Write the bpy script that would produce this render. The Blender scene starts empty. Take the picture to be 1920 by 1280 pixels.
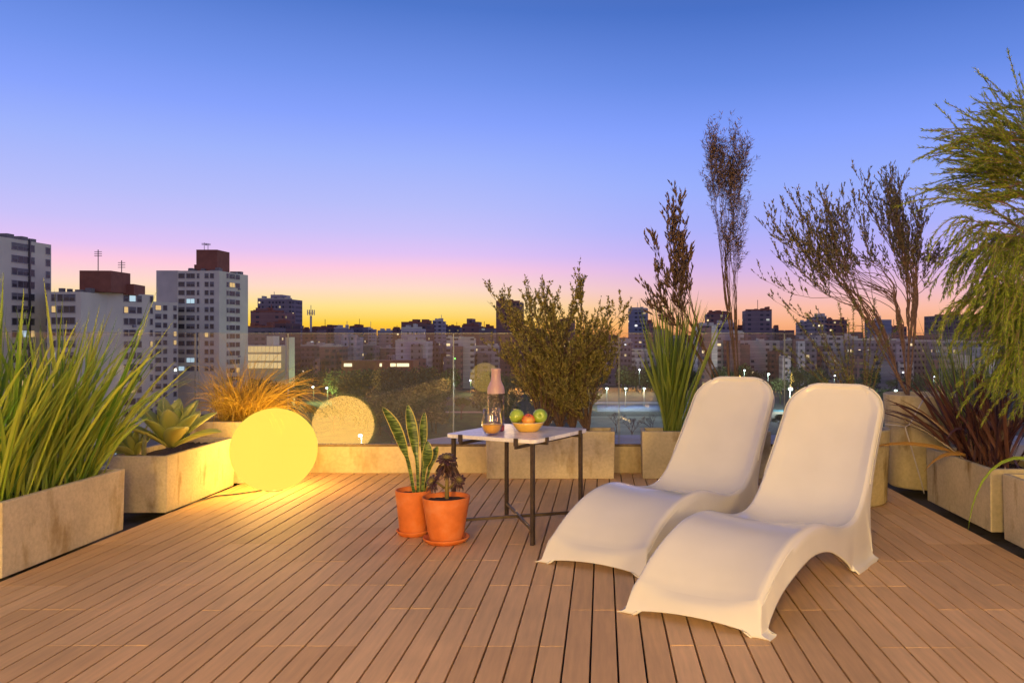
import bpy, bmesh, math, random
from mathutils import Vector, Matrix
random.seed(7)
R = math.radians
scene = bpy.context.scene
COL = scene.collection

# ------------------------------------------------------------------ camera
F, VX, VY, HC = 1500.0, 1130.0, 630.0, 1.0
cd = bpy.data.cameras.new("camera"); cam = bpy.data.objects.new("camera", cd); COL.objects.link(cam)
cam.location = (0, 0, HC); cam.rotation_euler = (R(90), 0, 0)
cd.sensor_width = 36; cd.lens = 36 * F / 1920
cd.shift_x = -(VX - 960) / 1920; cd.shift_y = -(640 - VY) / 1920
cd.clip_start = 0.05; cd.clip_end = 20000
scene.camera = cam

def at(x, y, Y):            # picture position at depth Y -> point
    return Vector(((x - VX) / F * Y, Y, HC - (y - VY) / F * Y))
def s2l(c):
    c = [k / 255 for k in c]
    return tuple((k / 12.92 if k <= .04045 else ((k + .055) / 1.055) ** 2.4) for k in c) + (1,)

# ------------------------------------------------------------------ sky
world = bpy.data.worlds.new("World"); scene.world = world; world.use_nodes = True
nt = world.node_tree; nt.nodes.clear()
def N(t, **k):
    n = nt.nodes.new(t)
    for a, b in k.items(): setattr(n, a, b)
    return n
def ramp(node_tree, stops, interp='LINEAR'):
    r = node_tree.nodes.new('ShaderNodeValToRGB'); cr = r.color_ramp; cr.interpolation = interp
    while len(cr.elements) > 1: cr.elements.remove(cr.elements[-1])
    cr.elements[0].position = stops[0][0]; cr.elements[0].color = stops[0][1]
    for p, c in stops[1:]:
        e = cr.elements.new(p); e.color = c
    return r
tc = N('ShaderNodeTexCoord'); sx = N('ShaderNodeSeparateXYZ'); nt.links.new(tc.outputs['Generated'], sx.inputs[0])
asn = N('ShaderNodeMath', operation='ARCSINE'); nt.links.new(sx.outputs['Z'], asn.inputs[0])
mr = N('ShaderNodeMapRange'); mr.inputs['From Min'].default_value = R(-4); mr.inputs['From Max'].default_value = R(46)
nt.links.new(asn.outputs[0], mr.inputs['Value'])
def p(el): return (el + 4) / 50
WARM = [(p(-4), (70, 60, 70)), (p(-.6), (225, 135, 60)), (p(0), (252, 170, 50)), (p(.9), (255, 208, 66)), (p(2), (255, 226, 140)),
        (p(3.3), (255, 220, 200)), (p(4.7), (253, 202, 226)), (p(5.7), (226, 196, 245)), (p(7.2), (202, 194, 250)),
        (p(9), (184, 190, 251)), (p(12), (160, 180, 253)), (p(14.7), (136, 163, 253)), (p(17.3), (116, 149, 238)), (p(22), (80, 120, 205)), (p(29), (78, 96, 165)), (p(46), (138, 132, 160))]
COOL = [(p(-4), (70, 60, 70)), (p(-.6), (215, 130, 90)), (p(0), (240, 156, 104)), (p(.9), (250, 178, 132)), (p(2), (252, 190, 168)),
        (p(3.3), (238, 190, 206)), (p(4.7), (214, 184, 235)), (p(5.8), (194, 180, 246)), (p(7.6), (172, 178, 252)),
        (p(10.5), (154, 176, 254)), (p(14), (132, 161, 254)), (p(17.5), (104, 140, 230)), (p(22), (74, 114, 200)), (p(29), (76, 94, 162)), (p(46), (138, 132, 160))]
ra = ramp(nt, [(a, s2l(c)) for a, c in WARM]); rb = ramp(nt, [(a, s2l(c)) for a, c in COOL])
nt.links.new(mr.outputs[0], ra.inputs[0]); nt.links.new(mr.outputs[0], rb.inputs[0])
az = N('ShaderNodeMath', operation='ARCTAN2'); nt.links.new(sx.outputs['X'], az.inputs[0]); nt.links.new(sx.outputs['Y'], az.inputs[1])
m2 = N('ShaderNodeMapRange', interpolation_type='SMOOTHSTEP')
m2.inputs['From Min'].default_value = R(-14); m2.inputs['From Max'].default_value = R(10)
nt.links.new(az.outputs[0], m2.inputs['Value'])
mx = N('ShaderNodeMix', data_type='RGBA'); nt.links.new(m2.outputs[0], mx.inputs['Factor'])
nt.links.new(ra.outputs[0], mx.inputs['A']); nt.links.new(rb.outputs[0], mx.inputs['B'])
bg = N('ShaderNodeBackground'); bg.inputs['Strength'].default_value = 1.0
wo = N('ShaderNodeOutputWorld'); nt.links.new(mx.outputs['Result'], bg.inputs[0]); nt.links.new(bg.outputs[0], wo.inputs[0])

scene.view_settings.view_transform = 'Standard'; scene.view_settings.look = 'None'
scene.view_settings.exposure = 0; scene.view_settings.gamma = 1
scene.cycles.max_bounces = 8; scene.cycles.transparent_max_bounces = 24
scene.cycles.diffuse_bounces = 3; scene.cycles.sample_clamp_indirect = 30; scene.cycles.use_denoising = True
scene.cycles.caustics_reflective = False; scene.cycles.caustics_refractive = False

# ------------------------------------------------------------------ materials
class MT:
    def __init__(s, name):
        s.m = bpy.data.materials.new(name); s.m.use_nodes = True; s.t = s.m.node_tree; s.t.nodes.clear()
        s.out = s.t.nodes.new('ShaderNodeOutputMaterial')
    def n(s, ty, **k):
        x = s.t.nodes.new(ty)
        for a, b in k.items():
            if a.startswith('i_'): x.inputs[a[2:].replace('_', ' ')].default_value = b
            else: setattr(x, a, b)
        return x
    def l(s, a, b): s.t.links.new(a, b)
    def noise(s, scale, detail=4, coord='Object', stretch=None, rough=.55):
        tc = s.n('ShaderNodeTexCoord'); src = tc.outputs[coord]
        if stretch:
            mp = s.n('ShaderNodeMapping'); mp.inputs['Scale'].default_value = stretch; s.l(src, mp.inputs[0]); src = mp.outputs[0]
        no = s.n('ShaderNodeTexNoise'); no.inputs['Scale'].default_value = scale; no.inputs['Detail'].default_value = detail
        no.inputs['Roughness'].default_value = rough; s.l(src, no.inputs['Vector']); return no.outputs['Fac']
    def rmp(s, fac, stops):
        r = ramp(s.t, stops); s.l(fac, r.inputs[0]); return r.outputs[0]
    def mix(s, fac, a, b, mode='MIX'):
        m = s.n('ShaderNodeMix', data_type='RGBA', blend_type=mode)
        for v, nm in ((fac, 'Factor'), (a, 'A'), (b, 'B')):
            if hasattr(v, 'is_linked'): s.l(v, m.inputs[nm])
            else: m.inputs[nm].default_value = v
        return m.outputs['Result']
    def math(s, op, a, b=0.0, c=None):
        m = s.n('ShaderNodeMath', operation=op)
        for i, v in enumerate((a, b) if c is None else (a, b, c)):
            if hasattr(v, 'is_linked'): s.l(v, m.inputs[i])
            else: m.inputs[i].default_value = v
        return m.outputs[0]
    def bsdf(s, color, rough=.6, bump=None, bstr=.2, bdist=.01, **k):
        b = s.n('ShaderNodeBsdfPrincipled')
        if hasattr(color, 'is_linked'): s.l(color, b.inputs['Base Color'])
        else: b.inputs['Base Color'].default_value = color
        if hasattr(rough, 'is_linked'): s.l(rough, b.inputs['Roughness'])
        else: b.inputs['Roughness'].default_value = rough
        for a, v in k.items(): b.inputs[a.replace('_', ' ')].default_value = v
        if bump is not None:
            bp = s.n('ShaderNodeBump'); bp.inputs['Strength'].default_value = bstr; bp.inputs['Distance'].default_value = bdist
            s.l(bump, bp.inputs['Height']); s.l(bp.outputs[0], b.inputs['Normal'])
        return b.outputs[0]
    def done(s, sh): s.l(sh, s.out.inputs[0]); return s.m
def c4(r, g, b): return (r, g, b, 1)

def simple(name, col, rough=.5, var=.15, scale=20, bstr=.1, bdist=.003, **k):
    m = MT(name); nz = m.noise(scale)
    a = tuple(x * (1 - var) for x in col) + (1,); b = tuple(min(1, x * (1 + var)) for x in col) + (1,)
    return m.done(m.bsdf(m.rmp(nz, [(.3, a), (.7, b)]), rough, nz, bstr, bdist, **k))
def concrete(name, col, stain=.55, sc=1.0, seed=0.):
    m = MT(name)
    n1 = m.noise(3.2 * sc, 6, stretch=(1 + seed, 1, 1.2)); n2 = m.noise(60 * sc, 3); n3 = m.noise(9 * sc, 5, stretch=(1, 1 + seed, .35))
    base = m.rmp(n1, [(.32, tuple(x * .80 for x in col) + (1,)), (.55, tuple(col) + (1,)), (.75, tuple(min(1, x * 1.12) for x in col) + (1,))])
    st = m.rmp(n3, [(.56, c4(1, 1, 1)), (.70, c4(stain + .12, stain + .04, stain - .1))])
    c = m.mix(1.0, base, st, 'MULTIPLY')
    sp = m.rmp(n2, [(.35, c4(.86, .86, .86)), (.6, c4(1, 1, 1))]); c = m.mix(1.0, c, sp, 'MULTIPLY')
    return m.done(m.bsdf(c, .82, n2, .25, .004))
def leafmat(name, ca, cb, trans=.3, rough=.5, stripe=False):
    m = MT(name); at_ = m.n('ShaderNodeAttribute'); at_.attribute_name = 'c'
    col = m.rmp(at_.outputs['Fac'], [(0, tuple(ca) + (1,)), (1, tuple(cb) + (1,))])
    b = m.bsdf(col, rough); t = m.n('ShaderNodeBsdfTranslucent'); m.l(col, t.inputs[0])
    mixs = m.n('ShaderNodeMixShader'); mixs.inputs[0].default_value = trans; m.l(b, mixs.inputs[1]); m.l(t.outputs[0], mixs.inputs[2])
    return m.done(mixs.outputs[0])
def emit(name, col, st):
    m = MT(name); e = m.n('ShaderNodeEmission'); e.inputs[0].default_value = tuple(col) + (1,); e.inputs[1].default_value = st
    return m.done(e.outputs[0])

M = {}
M['planter'] = concrete('planter_concrete', (.60, .51, .31)); M['planter2'] = concrete('planter_concrete_b', (.58, .49, .30), .5, 1.3, .6)
M['planter_old'] = concrete('old_concrete', (.54, .47, .29), .32, .8, .3)
M['parapet'] = concrete('parapet_render', (.57, .48, .29), .6, .7)
M['ledge'] = concrete('ledge_stone', (.42, .43, .46), .7, .8)
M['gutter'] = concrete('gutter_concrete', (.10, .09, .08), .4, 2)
M['soil'] = simple('potting_soil', (.035, .022, .015), .95, .5, 60, .8, .01)
M['metal'] = simple('brown_steel', (.10, .075, .055), .42, .25, 40, .1, .001, Metallic=.7)
M['terra'] = None
m = MT('terracotta'); n1 = m.noise(11, 5); n2 = m.noise(80, 2)
M['terra'] = m.done(m.bsdf(m.rmp(n1, [(.3, c4(.52, .125, .018)), (.5, c4(.64, .165, .025)), (.72, c4(.68, .23, .07))]), .68, n2, .12, .002))
m = MT('white_marble'); n1 = m.noise(5, 8, rough=.7)
M['marble'] = m.done(m.bsdf(m.rmp(n1, [(.40, c4(.78, .77, .77)), (.49, c4(.62, .61, .62)), (.53, c4(.80, .79, .78))]), .22))
m = MT('white_polyethylene'); n1 = m.noise(220, 2); n0 = m.noise(3, 4)
M['poly'] = m.done(m.bsdf(m.rmp(n0, [(.3, c4(.63, .62, .56)), (.7, c4(.69, .68, .62))]), .21, n1, .10, .0012, Specular_IOR_Level=.6))
M['cable'] = simple('black_cable', (.03, .03, .03), .5); M['wcable'] = simple('white_cable', (.6, .58, .6), .5)
M['bowl'] = simple('yellow_enamel', (.75, .46, .07), .25, .04); M['bowlrim'] = simple('white_enamel_rim', (.7, .6, .4), .25, .04)
m = MT('green_apple_skin'); n1 = m.noise(9, 4); M['gapple'] = m.done(m.bsdf(m.rmp(n1, [(.3, c4(.22, .36, .03)), (.7, c4(.38, .52, .06))]), .22))
m = MT('red_apple_skin'); n1 = m.noise(14, 4, stretch=(1, 1, .4)); M['rapple'] = m.done(m.bsdf(m.rmp(n1, [(.4, c4(.62, .08, .03)), (.6, c4(.75, .36, .06))]), .28))
M['stalk'] = simple('stalk', (.10, .06, .03), .7)
M['juice'] = simple('orange_juice', (.72, .40, .05), .3, .05); M['pink'] = simple('frosted_pink_glass', (.62, .40, .38), .35, .05, Transmission_Weight=.25)
M['pinkd'] = simple('pink_glass_base', (.45, .10, .14), .2, .05, Transmission_Weight=.3)
def glassmat(name, tint=(1, 1, 1), dirt=.0, ior=1.5, frac=1.0):
    m = MT(name); lw = m.n('ShaderNodeLayerWeight'); lw.inputs[0].default_value = .5; f0 = ((ior - 1) / (ior + 1)) ** 2
    ffac = m.math('ADD', m.math('MULTIPLY', m.math('POWER', lw.outputs['Facing'], 5.0), 1 - f0), f0)
    tr = m.n('ShaderNodeBsdfTransparent'); tr.inputs[0].default_value = tuple(tint) + (1,)
    gl = m.n('ShaderNodeBsdfGlossy'); gl.inputs['Roughness'].default_value = .0
    mixs = m.n('ShaderNodeMixShader'); m.l(ffac, mixs.inputs[0]); m.l(tr.outputs[0], mixs.inputs[1]); m.l(gl.outputs[0], mixs.inputs[2])
    sh = mixs.outputs[0]
    if dirt:
        n1 = m.noise(170, 2); n2 = m.noise(1.3, 5); n3 = m.noise(30, 3, stretch=(1, 1, .15))
        sp = m.math('MULTIPLY', m.rmp(n1, [(.62, c4(0, 0, 0)), (.70, c4(1, 1, 1))]), m.rmp(n2, [(.42, c4(.05, .05, .05)), (.65, c4(1, 1, 1))]))
        base = m.rmp(n2, [(.35, c4(.35, .35, .35)), (.7, c4(1, 1, 1))])
        fac = m.math('ADD', m.math('MULTIPLY', sp, dirt * .2), m.math('MULTIPLY', base, dirt))
        df = m.n('ShaderNodeBsdfDiffuse'); df.inputs[0].default_value = (.75, .74, .78, 1)
        m3 = m.n('ShaderNodeMixShader'); m.l(fac, m3.inputs[0]); m.l(sh, m3.inputs[1]); m.l(df.outputs[0], m3.inputs[2]); sh = m3.outputs[0]
    return m.done(sh)
M['glass'] = glassmat('railing_glass', (.985, .985, .985), .032)
M['gedge'] = simple('glass_edge', (.26, .29, .29), .2, .1)
M['tglass'] = glassmat('table_glass', (.97, .96, .97)); M['bglass'] = glassmat('bottle_glass', (.92, .86, .84))
m = MT('lamp_globe'); e = m.n('ShaderNodeEmission'); e.inputs[0].default_value = (1.0, .79, .105, 1); e.inputs[1].default_value = .95
tr = m.n('ShaderNodeBsdfTransparent'); tr.inputs[0].default_value = (.10, .10, .10, 1); ad = m.n('ShaderNodeAddShader'); m.l(e.outputs[0], ad.inputs[0]); m.l(tr.outputs[0], ad.inputs[1])
M['ball'] = m.done(ad.outputs[0])

# deck material: tint per tile row and board
m = MT('composite_deck')
tcn = m.n('ShaderNodeTexCoord'); sp = m.n('ShaderNodeSeparateXYZ'); m.l(tcn.outputs['Object'], sp.inputs[0])
at_ = m.n('ShaderNodeAttribute'); at_.attribute_name = 'c'
n1 = m.noise(6, 5, stretch=(9, .7, 1)); n2 = m.noise(260, 2, stretch=(1, .05, 1)); n3 = m.noise(1.1, 5)
c = m.rmp(at_.outputs['Fac'], [(0, c4(.54, .335, .15)), (1, c4(.71, .47, .235))])
c = m.mix(1.0, c, m.rmp(n1, [(.3, c4(.86, .86, .86)), (.7, c4(1.08, 1.06, 1.03))]), 'MULTIPLY')
c = m.mix(1.0, c, m.rmp(n3, [(.35, c4(.84, .85, .86)), (.6, c4(1.05, 1.03, 1.02))]), 'MULTIPLY')
M['deck'] = m.done(m.bsdf(c, .66, n2, .18, .002))
M['under'] = simple('deck_void', (.012, .008, .006), .9)

# ------------------------------------------------------------------ mesh builder
class MB:
    def __init__(s): s.v = []; s.f = []; s.c = []; s.mi = []; s.cv = 0.5; s.mat = 0
    def av(s, p): s.v.append(tuple(p)); s.c.append(s.cv); return len(s.v) - 1
    def af(s, *i): s.f.append(tuple(i)); s.mi.append(s.mat)
    def box(s, x0, x1, y0, y1, z0, z1):
        b = [s.av(q) for q in ((x0, y0, z0), (x1, y0, z0), (x1, y1, z0), (x0, y1, z0), (x0, y0, z1), (x1, y0, z1), (x1, y1, z1), (x0, y1, z1))]
        for q in ((0, 3, 2, 1), (4, 5, 6, 7), (0, 1, 5, 4), (1, 2, 6, 5), (2, 3, 7, 6), (3, 0, 4, 7)): s.af(*[b[k] for k in q])
        return s
    def tube(s, pts, rad, n=6, cap=True):
        pts = [Vector(q) for q in pts]; k = len(pts)
        if not hasattr(rad, '__len__'): rad = [rad] * k
        rings = []; prev = None
        for i, q in enumerate(pts):
            d = (pts[min(i + 1, k - 1)] - pts[max(i - 1, 0)])
            d = d.normalized() if d.length > 1e-9 else Vector((0, 0, 1))
            a = prev if prev is not None else (Vector((1, 0, 0)) if abs(d.x) < .8 else Vector((0, 1, 0)))
            a = (a - d * a.dot(d)); a = a.normalized() if a.length > 1e-6 else d.orthogonal().normalized(); prev = a
            b = d.cross(a)
            rings.append([s.av(q + (a * math.cos(t) + b * math.sin(t)) * rad[i]) for t in [2 * math.pi * j / n for j in range(n)]])
        for i in range(k - 1):
            for j in range(n): s.af(rings[i][j], rings[i][(j + 1) % n], rings[i + 1][(j + 1) % n], rings[i + 1][j])
        if cap:
            s.af(*rings[0][::-1]); s.af(*rings[-1])
        return s
    def lathe(s, prof, n=32, c=(0, 0, 0)):
        rings = []
        for r, z in prof: rings.append([s.av((c[0] + r * math.cos(2 * math.pi * j / n), c[1] + r * math.sin(2 * math.pi * j / n), c[2] + z)) for j in range(n)])
        for i in range(len(prof) - 1):
            for j in range(n): s.af(rings[i][j], rings[i][(j + 1) % n], rings[i + 1][(j + 1) % n], rings[i + 1][j])
        return s
    def disc(s, r, z, n=32, c=(0, 0, 0), rough=0):
        ce = s.av((c[0], c[1], c[2] + z)); rg = [s.av((c[0] + r * math.cos(2 * math.pi * j / n), c[1] + r * math.sin(2 * math.pi * j / n), c[2] + z + random.uniform(-rough, rough))) for j in range(n)]
        for j in range(n): s.af(ce, rg[j], rg[(j + 1) % n])
        return s
    def blade(s, base, d, L, w, droop, seg=6, twist=None, fold=.25, tipw=.06):
        """ribbon leaf: leaves base along d, bends down by droop"""
        d = Vector(d).normalized(); q = Vector(base); side = d.cross(Vector((0, 0, 1)))
        side = side.normalized() if side.length > 1e-3 else Vector((1, 0, 0))
        if twist is None: twist = random.uniform(0, math.pi)
        side = Matrix.Rotation(twist, 3, d) @ side
        rows = []
        for i in range(seg + 1):
            t = i / seg; ww = w * (min(1, .55 + t * 1.6) if t < .35 else max(tipw, (1 - ((t - .35) / .65) ** 2.2))) / 2
            n = side.cross(d)
            rows.append((s.av(q - side * ww), s.av(q + n * ww * fold), s.av(q + side * ww)))
            d = (d + Vector((0, 0, -1)) * droop / seg * (0.4 + 1.6 * t)).normalized(); q = q + d * L / seg
            side = (side - d * side.dot(d)).normalized()
        for a, b in zip(rows, rows[1:]):
            s.af(a[0], a[1], b[1], b[0]); s.af(a[1], a[2], b[2], b[1])
        return q
    def leaf(s, q, d, L, w, nrm=None):
        d = Vector(d).normalized(); q = Vector(q)
        sd = d.cross(Vector((random.uniform(-1, 1), random.uniform(-1, 1), random.uniform(-1, 1)))); sd = sd.normalized() if sd.length > 1e-4 else Vector((1, 0, 0))
        s.af(s.av(q), s.av(q + d * L * .45 - sd * w / 2), s.av(q + d * L), s.av(q + d * L * .45 + sd * w / 2))
    def build(s, name, mats, parent=None, smooth=False, bevel=0, loc=None, seg=2):
        me = bpy.data.meshes.new(name); me.from_pydata(s.v, [], s.f)
        a = me.attributes.new('c', 'FLOAT', 'POINT'); a.data.foreach_set('value', s.c)
        if not isinstance(mats, (list, tuple)): mats = [mats]
        for mm in mats: me.materials.append(mm)
        me.polygons.foreach_set('material_index', s.mi)
        if smooth: me.polygons.foreach_set('use_smooth', [True] * len(s.f))
        me.update()
        o = bpy.data.objects.new(name, me); COL.objects.link(o)
        if parent: o.parent = parent
        if loc: o.location = loc
        if bevel:
            b = o.modifiers.new('bevel', 'BEVEL'); b.width = bevel; b.segments = seg; b.limit_method = 'ANGLE'; b.angle_limit = R(40)
            me.polygons.foreach_set('use_smooth', [True] * len(s.f))
            try: b.harden_normals = True
            except Exception: pass
        return o
def rnd(a, b): return random.uniform(a, b)
def tag(o, label, cat, group=None):
    o['label'] = label; o['category'] = cat
    if group: o['group'] = group
    return o
def thing(name, label, cat, loc=(0, 0, 0), rz=0, group=None):
    o = bpy.data.objects.new(name, None); COL.objects.link(o); o.location = loc; o.rotation_euler = (0, 0, rz); o.empty_display_size = .1
    return tag(o, label, cat, group)
def struct(o, kind='structure'): o['kind'] = kind; return o

# ------------------------------------------------------------------ terrace
XL, XR, YB, PITCH = -2.457, 1.89, 5.86, 0.0842
b = MB()
phase = .215 - 40 * 4 * PITCH
g = 0; x = phase
tile = 4 * PITCH
for gi in range(0, 80):
    gx = phase + gi * tile
    if gx + tile < XL or gx > XR: continue
    off = .485 if gi % 2 == 0 else .20
    off += random.uniform(-.012, .012)
    y = -3.6 + (off % .633) - .633
    while y < YB:
        cvt = rnd(0, 1)
        for k in range(4):
            a0, a1 = gx + k * PITCH + .0030, gx + (k + 1) * PITCH - .0030
            a0, a1 = max(a0, XL), min(a1, XR); y0, y1 = max(y + .0012, -3.6), min(y + .633 - .0012, YB - .003)
            if a1 - a0 < .01 or y1 - y0 < .01: continue
            b.cv = min(1, max(0, .6 * cvt + .4 * rnd(0, 1)))
            dz = rnd(-.0006, .0006)
            b.box(a0, a1, y0, y1, -.022, dz)
        y += .633
struct(b.build('floor', M['deck'], bevel=.0016, seg=1))
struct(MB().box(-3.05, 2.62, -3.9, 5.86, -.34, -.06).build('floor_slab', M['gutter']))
struct(MB().box(XL + .004, XR - .004, -3.6, 5.855, -.058, -.03).build('floor_base', M['under']))

# parapets + glass
GT = 1.022
def parapet(label, x0, x1, y0, y1):
    t = thing('parapet_wall', label, 'parapet', ((x0 + x1) / 2, (y0 + y1) / 2, -.06))
    cx, cy = (x0 + x1) / 2, (y0 + y1) / 2
    MB().box(x0 - cx, x1 - cx, y0 - cy, y1 - cy, 0, .252).build('wall', M['parapet'], t, bevel=.004)
    return t
parapet('low rendered parapet wall along the back of the deck, warmly lit next to the glowing globe', -3.12, 2.62, 5.863, 5.99)
parapet('low parapet wall running behind the planters on the left side of the terrace', -3.12, -2.975, -3.9, 5.86)
parapet('low parapet wall running behind the planters on the right side of the terrace', 2.47, 2.62, -3.9, 5.86)
def gpane(label, p0, p1, z0=.194, grp='glass railing panes around the terrace'):
    """glass sheet between two plan points"""
    p0 = Vector((*p0, 0)); p1 = Vector((*p1, 0)); L = (p1 - p0).length; ang = math.atan2(p1.y - p0.y, p1.x - p0.x)
    t = thing('glass_railing_panel', label, 'glass railing', (p0.x, p0.y, z0), ang, grp)
    h = GT - z0
    MB().box(.004, L - .004, 0, .010, 0, h - .003).build('pane', M['glass'], t)
    e = MB(); e.box(.004, L - .004, -.0006, .0106, h - .003, h); e.box(.001, .0038, 0, .010, 0, h); e.box(L - .0038, L - .001, 0, .010, 0, h)
    e.build('polished_edge', M['gedge'], t)
    MB().box(0, L, -.006, .016, -.001, .016).build('base_channel', M['metal'], t)
yg = 5.872
xs = [-2.968, -2.31, -1.095, .12, 1.335, 2.478]
lab = ['narrow glass pane at the left back corner, behind the orange grass', 'glass pane behind the glowing globe, holding its mirror image',
       'glass pane behind the small marble table', 'glass pane behind the tall green grass and bare shrub', 'glass pane behind the two white loungers and the thin willowy tree']
for a, c_, l_ in zip(xs, xs[1:], lab): gpane(l_, (a, yg), (c_, yg))
ys = [5.86, 4.65, 3.44, 2.23, 1.02]
ll = ['side glass pane behind the agave planter on the left', 'side glass pane behind the far end of the strappy grass planter on the left',
      'side glass pane behind the near end of the strappy grass planter on the left', 'side glass pane nearest the camera on the left']
for a, c_, l_ in zip(ys, ys[1:], ll): gpane(l_, (-2.978, c_), (-2.978, a))
lr = ['side glass pane behind the tall round pot on the right', 'side glass pane behind the purple flax planter on the right',
      'side glass pane behind the feathery conifer on the right', 'side glass pane nearest the camera on the right']
for a, c_, l_ in zip(ys, ys[1:], lr): gpane(l_, (2.478, a), (2.478, c_))

# outer ledge beyond the glass (rounded left end)
b = MB(); pts = []
for i in range(9):
    a = R(180 - 90 * i / 8); pts.append((-1.02 + .42 * math.cos(a), 5.992 + .60 * math.sin(a)))
pts += [(3.4, 6.592), (3.4, 5.992)]
lo = [b.av((x, y, -.25)) for x, y in pts]; hi = [b.av((x, y, .188)) for x, y in pts]
b.af(*hi[::-1]); b.af(*lo)
for i in range(len(pts)):
    j = (i + 1) % len(pts); b.af(lo[j], lo[i], hi[i], hi[j])
tag(b.build('stone_ledge', M['ledge'], bevel=.01), 'pale blue grey ledge with rounded left end just beyond the back glass', 'ledge')

# ------------------------------------------------------------------ planters
def trough(label, x0, x1, y0, y1, h, mat, grp='rectangular concrete troughs', z=0., th=.028):
    cx, cy = (x0 + x1) / 2, (y0 + y1) / 2
    t = thing('concrete_planter', label, 'planter', (cx, cy, z), 0, grp)
    X, Y = (x1 - x0) / 2, (y1 - y0) / 2; b = MB()
    o0 = [b.av(q) for q in ((-X + .006, -Y + .006, 0), (X - .006, -Y + .006, 0), (X - .006, Y - .006, 0), (-X + .006, Y - .006, 0))]
    o1 = [b.av(q) for q in ((-X, -Y, h), (X, -Y, h), (X, Y, h), (-X, Y, h))]
    i1 = [b.av(q) for q in ((-X + th, -Y + th, h), (X - th, -Y + th, h), (X - th, Y - th, h), (-X + th, Y - th, h))]
    i0 = [b.av(q) for q in ((-X + th, -Y + th, h - .12), (X - th, -Y + th, h - .12), (X - th, Y - th, h - .12), (-X + th, Y - th, h - .12))]
    b.af(*o0[::-1]); b.af(*i0)
    for k in range(4):
        j = (k + 1) % 4; b.af(o0[k], o0[j], o1[j], o1[k]); b.af(o1[k], o1[j], i1[j], i1[k]); b.af(i1[k], i1[j], i0[j], i0[k])
    b.build('trough', mat, t, bevel=.006)
    s = MB(); nx, ny = 14, 6; g = []
    for iy in range(ny + 1):
        for ix in range(nx + 1):
            g.append(s.av((-X + th - .002 + (2 * X - 2 * th + .004) * ix / nx, -Y + th - .002 + (2 * Y - 2 * th + .004) * iy / ny, h - .035 + rnd(-.01, .012))))
    for iy in range(ny):
        for ix in range(nx):
            a = iy * (nx + 1) + ix; s.af(g[a], g[a + 1], g[a + nx + 2], g[a + nx + 1])
    s.build('soil', M['soil'], t, smooth=True)
    return t
SL = -.06
trough('cream concrete trough holding the tall strappy green grass, nearest on the left', -2.795, -2.47, 3.29, 4.14, .316, M['planter'])
trough('concrete trough holding the agave, with its end facing us, beside the globe', -2.795, -2.462, 4.52, 5.36, .323, M['planter2'])
trough('pale square concrete planter with the orange grass, behind the agave trough', -2.80, -2.33, 5.42, 5.83, .42, M['planter'], None)
trough('long concrete trough holding the leafy olive bush, behind the marble table', -.82, .086, 5.60, 5.855, .333, M['planter'])
trough('concrete trough with the tall green grass, half hidden behind the loungers', .276, 1.18, 5.60, 5.855, .333, M['planter_old'])
trough('stained concrete trough holding the purple flax on the right edge of the deck', 1.972, 2.31, 4.07, 4.88, .324, M['planter_old'])
trough('concrete trough cut by the right picture edge, a green blade hanging over it', 1.972, 2.31, 3.10, 3.95, .324, M['planter2'])
def roundpot(label, x, y, r0, r1, h, mat):
    t = thing('round_planter', label, 'planter', (x, y, 0))
    MB().lathe([(0, 0), (r0 * .93, 0), (r0, .012), (r1, h - .012), (r1, h - .004), (r1 - .006, h), (r1 - .024, h), (r1 - .03, h - .006), (r1 - .035, h - .1), (0, h - .1)], 48).build('pot', mat, t, smooth=True)
    MB().disc(r1 - .03, h - .035, 32, rough=.008).build('soil', M['soil'], t, smooth=True)
    return t
roundpot('low round concrete pot just right of the front lounger backrest', 1.52, 4.86, .195, .215, .445, M['planter_old'])
roundpot('tall cracked round concrete pot with a thin tree and white cable', 2.13, 5.37, .205, .235, .615, M['planter_old'])

# ------------------------------------------------------------------ globe lamps
WC = (1.0, .53, .11)
def globe(label, x, y, r, L, wc=WC):
    t = thing('globe_lamp', label, 'lamp', (x, y, 0), 0, 'glowing floor globes')
    b = MB(); n = 40
    prof = [(r * math.sin(math.pi * i / 32), r - r * math.cos(math.pi * i / 32)) for i in range(33)]; prof[0] = (.0001, 0); prof[-1] = (.0001, 2 * r)
    b.lathe(prof, 64).build('globe', M['ball'], t, smooth=True)
    MB().lathe([(.05, 0.0005), (.055, .003), (.05, .006)], 24).build('base_ring', M['cable'], t)
    ld = bpy.data.lights.new('globe_light', 'POINT'); ld.color = wc; ld.shadow_soft_size = r * .97; ld.energy = 10 * L * 4 * math.pi ** 2 * r * r
    lo = bpy.data.objects.new('globe_light', ld); COL.objects.link(lo); lo.parent = t; lo.location = (0, 0, r)
    return t
globe('big glowing yellow globe lamp standing on the deck by the agave trough', -2.13, 5.19, .266, 13.5)
globe('glowing globe seen only as the faint small reflection beside the bottle', -2.1, -2.5, .266, 2.5)
globe('glowing globe out of sight to the right of the camera', 2.05, -1.6, .266, 34, (1, .64, .12))
# soft wall lights of the house behind the camera
for (x, y, z, e) in ((-1.6, -3.8, 2.0, 1700), (1.6, -3.8, 2.0, 1050)):
    ld = bpy.data.lights.new('wall_light', 'POINT'); ld.color = (1, .61, .17); ld.energy = e; ld.shadow_soft_size = .6
    o = bpy.data.objects.new('wall_light', ld); COL.objects.link(o); o.location = (x, y, z)
b = MB(); b.tube([(-2.2, 5.17, .006), (-2.3, 5.05, .006), (-2.41, 4.98, .006), (-2.448, 4.8, .006), (-2.45, 4.55, .006)], .0045, 6)
tag(b.build('power_cable', M['cable'], smooth=True), 'thin dark power cable running from the glowing globe along the agave trough', 'cable')

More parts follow.
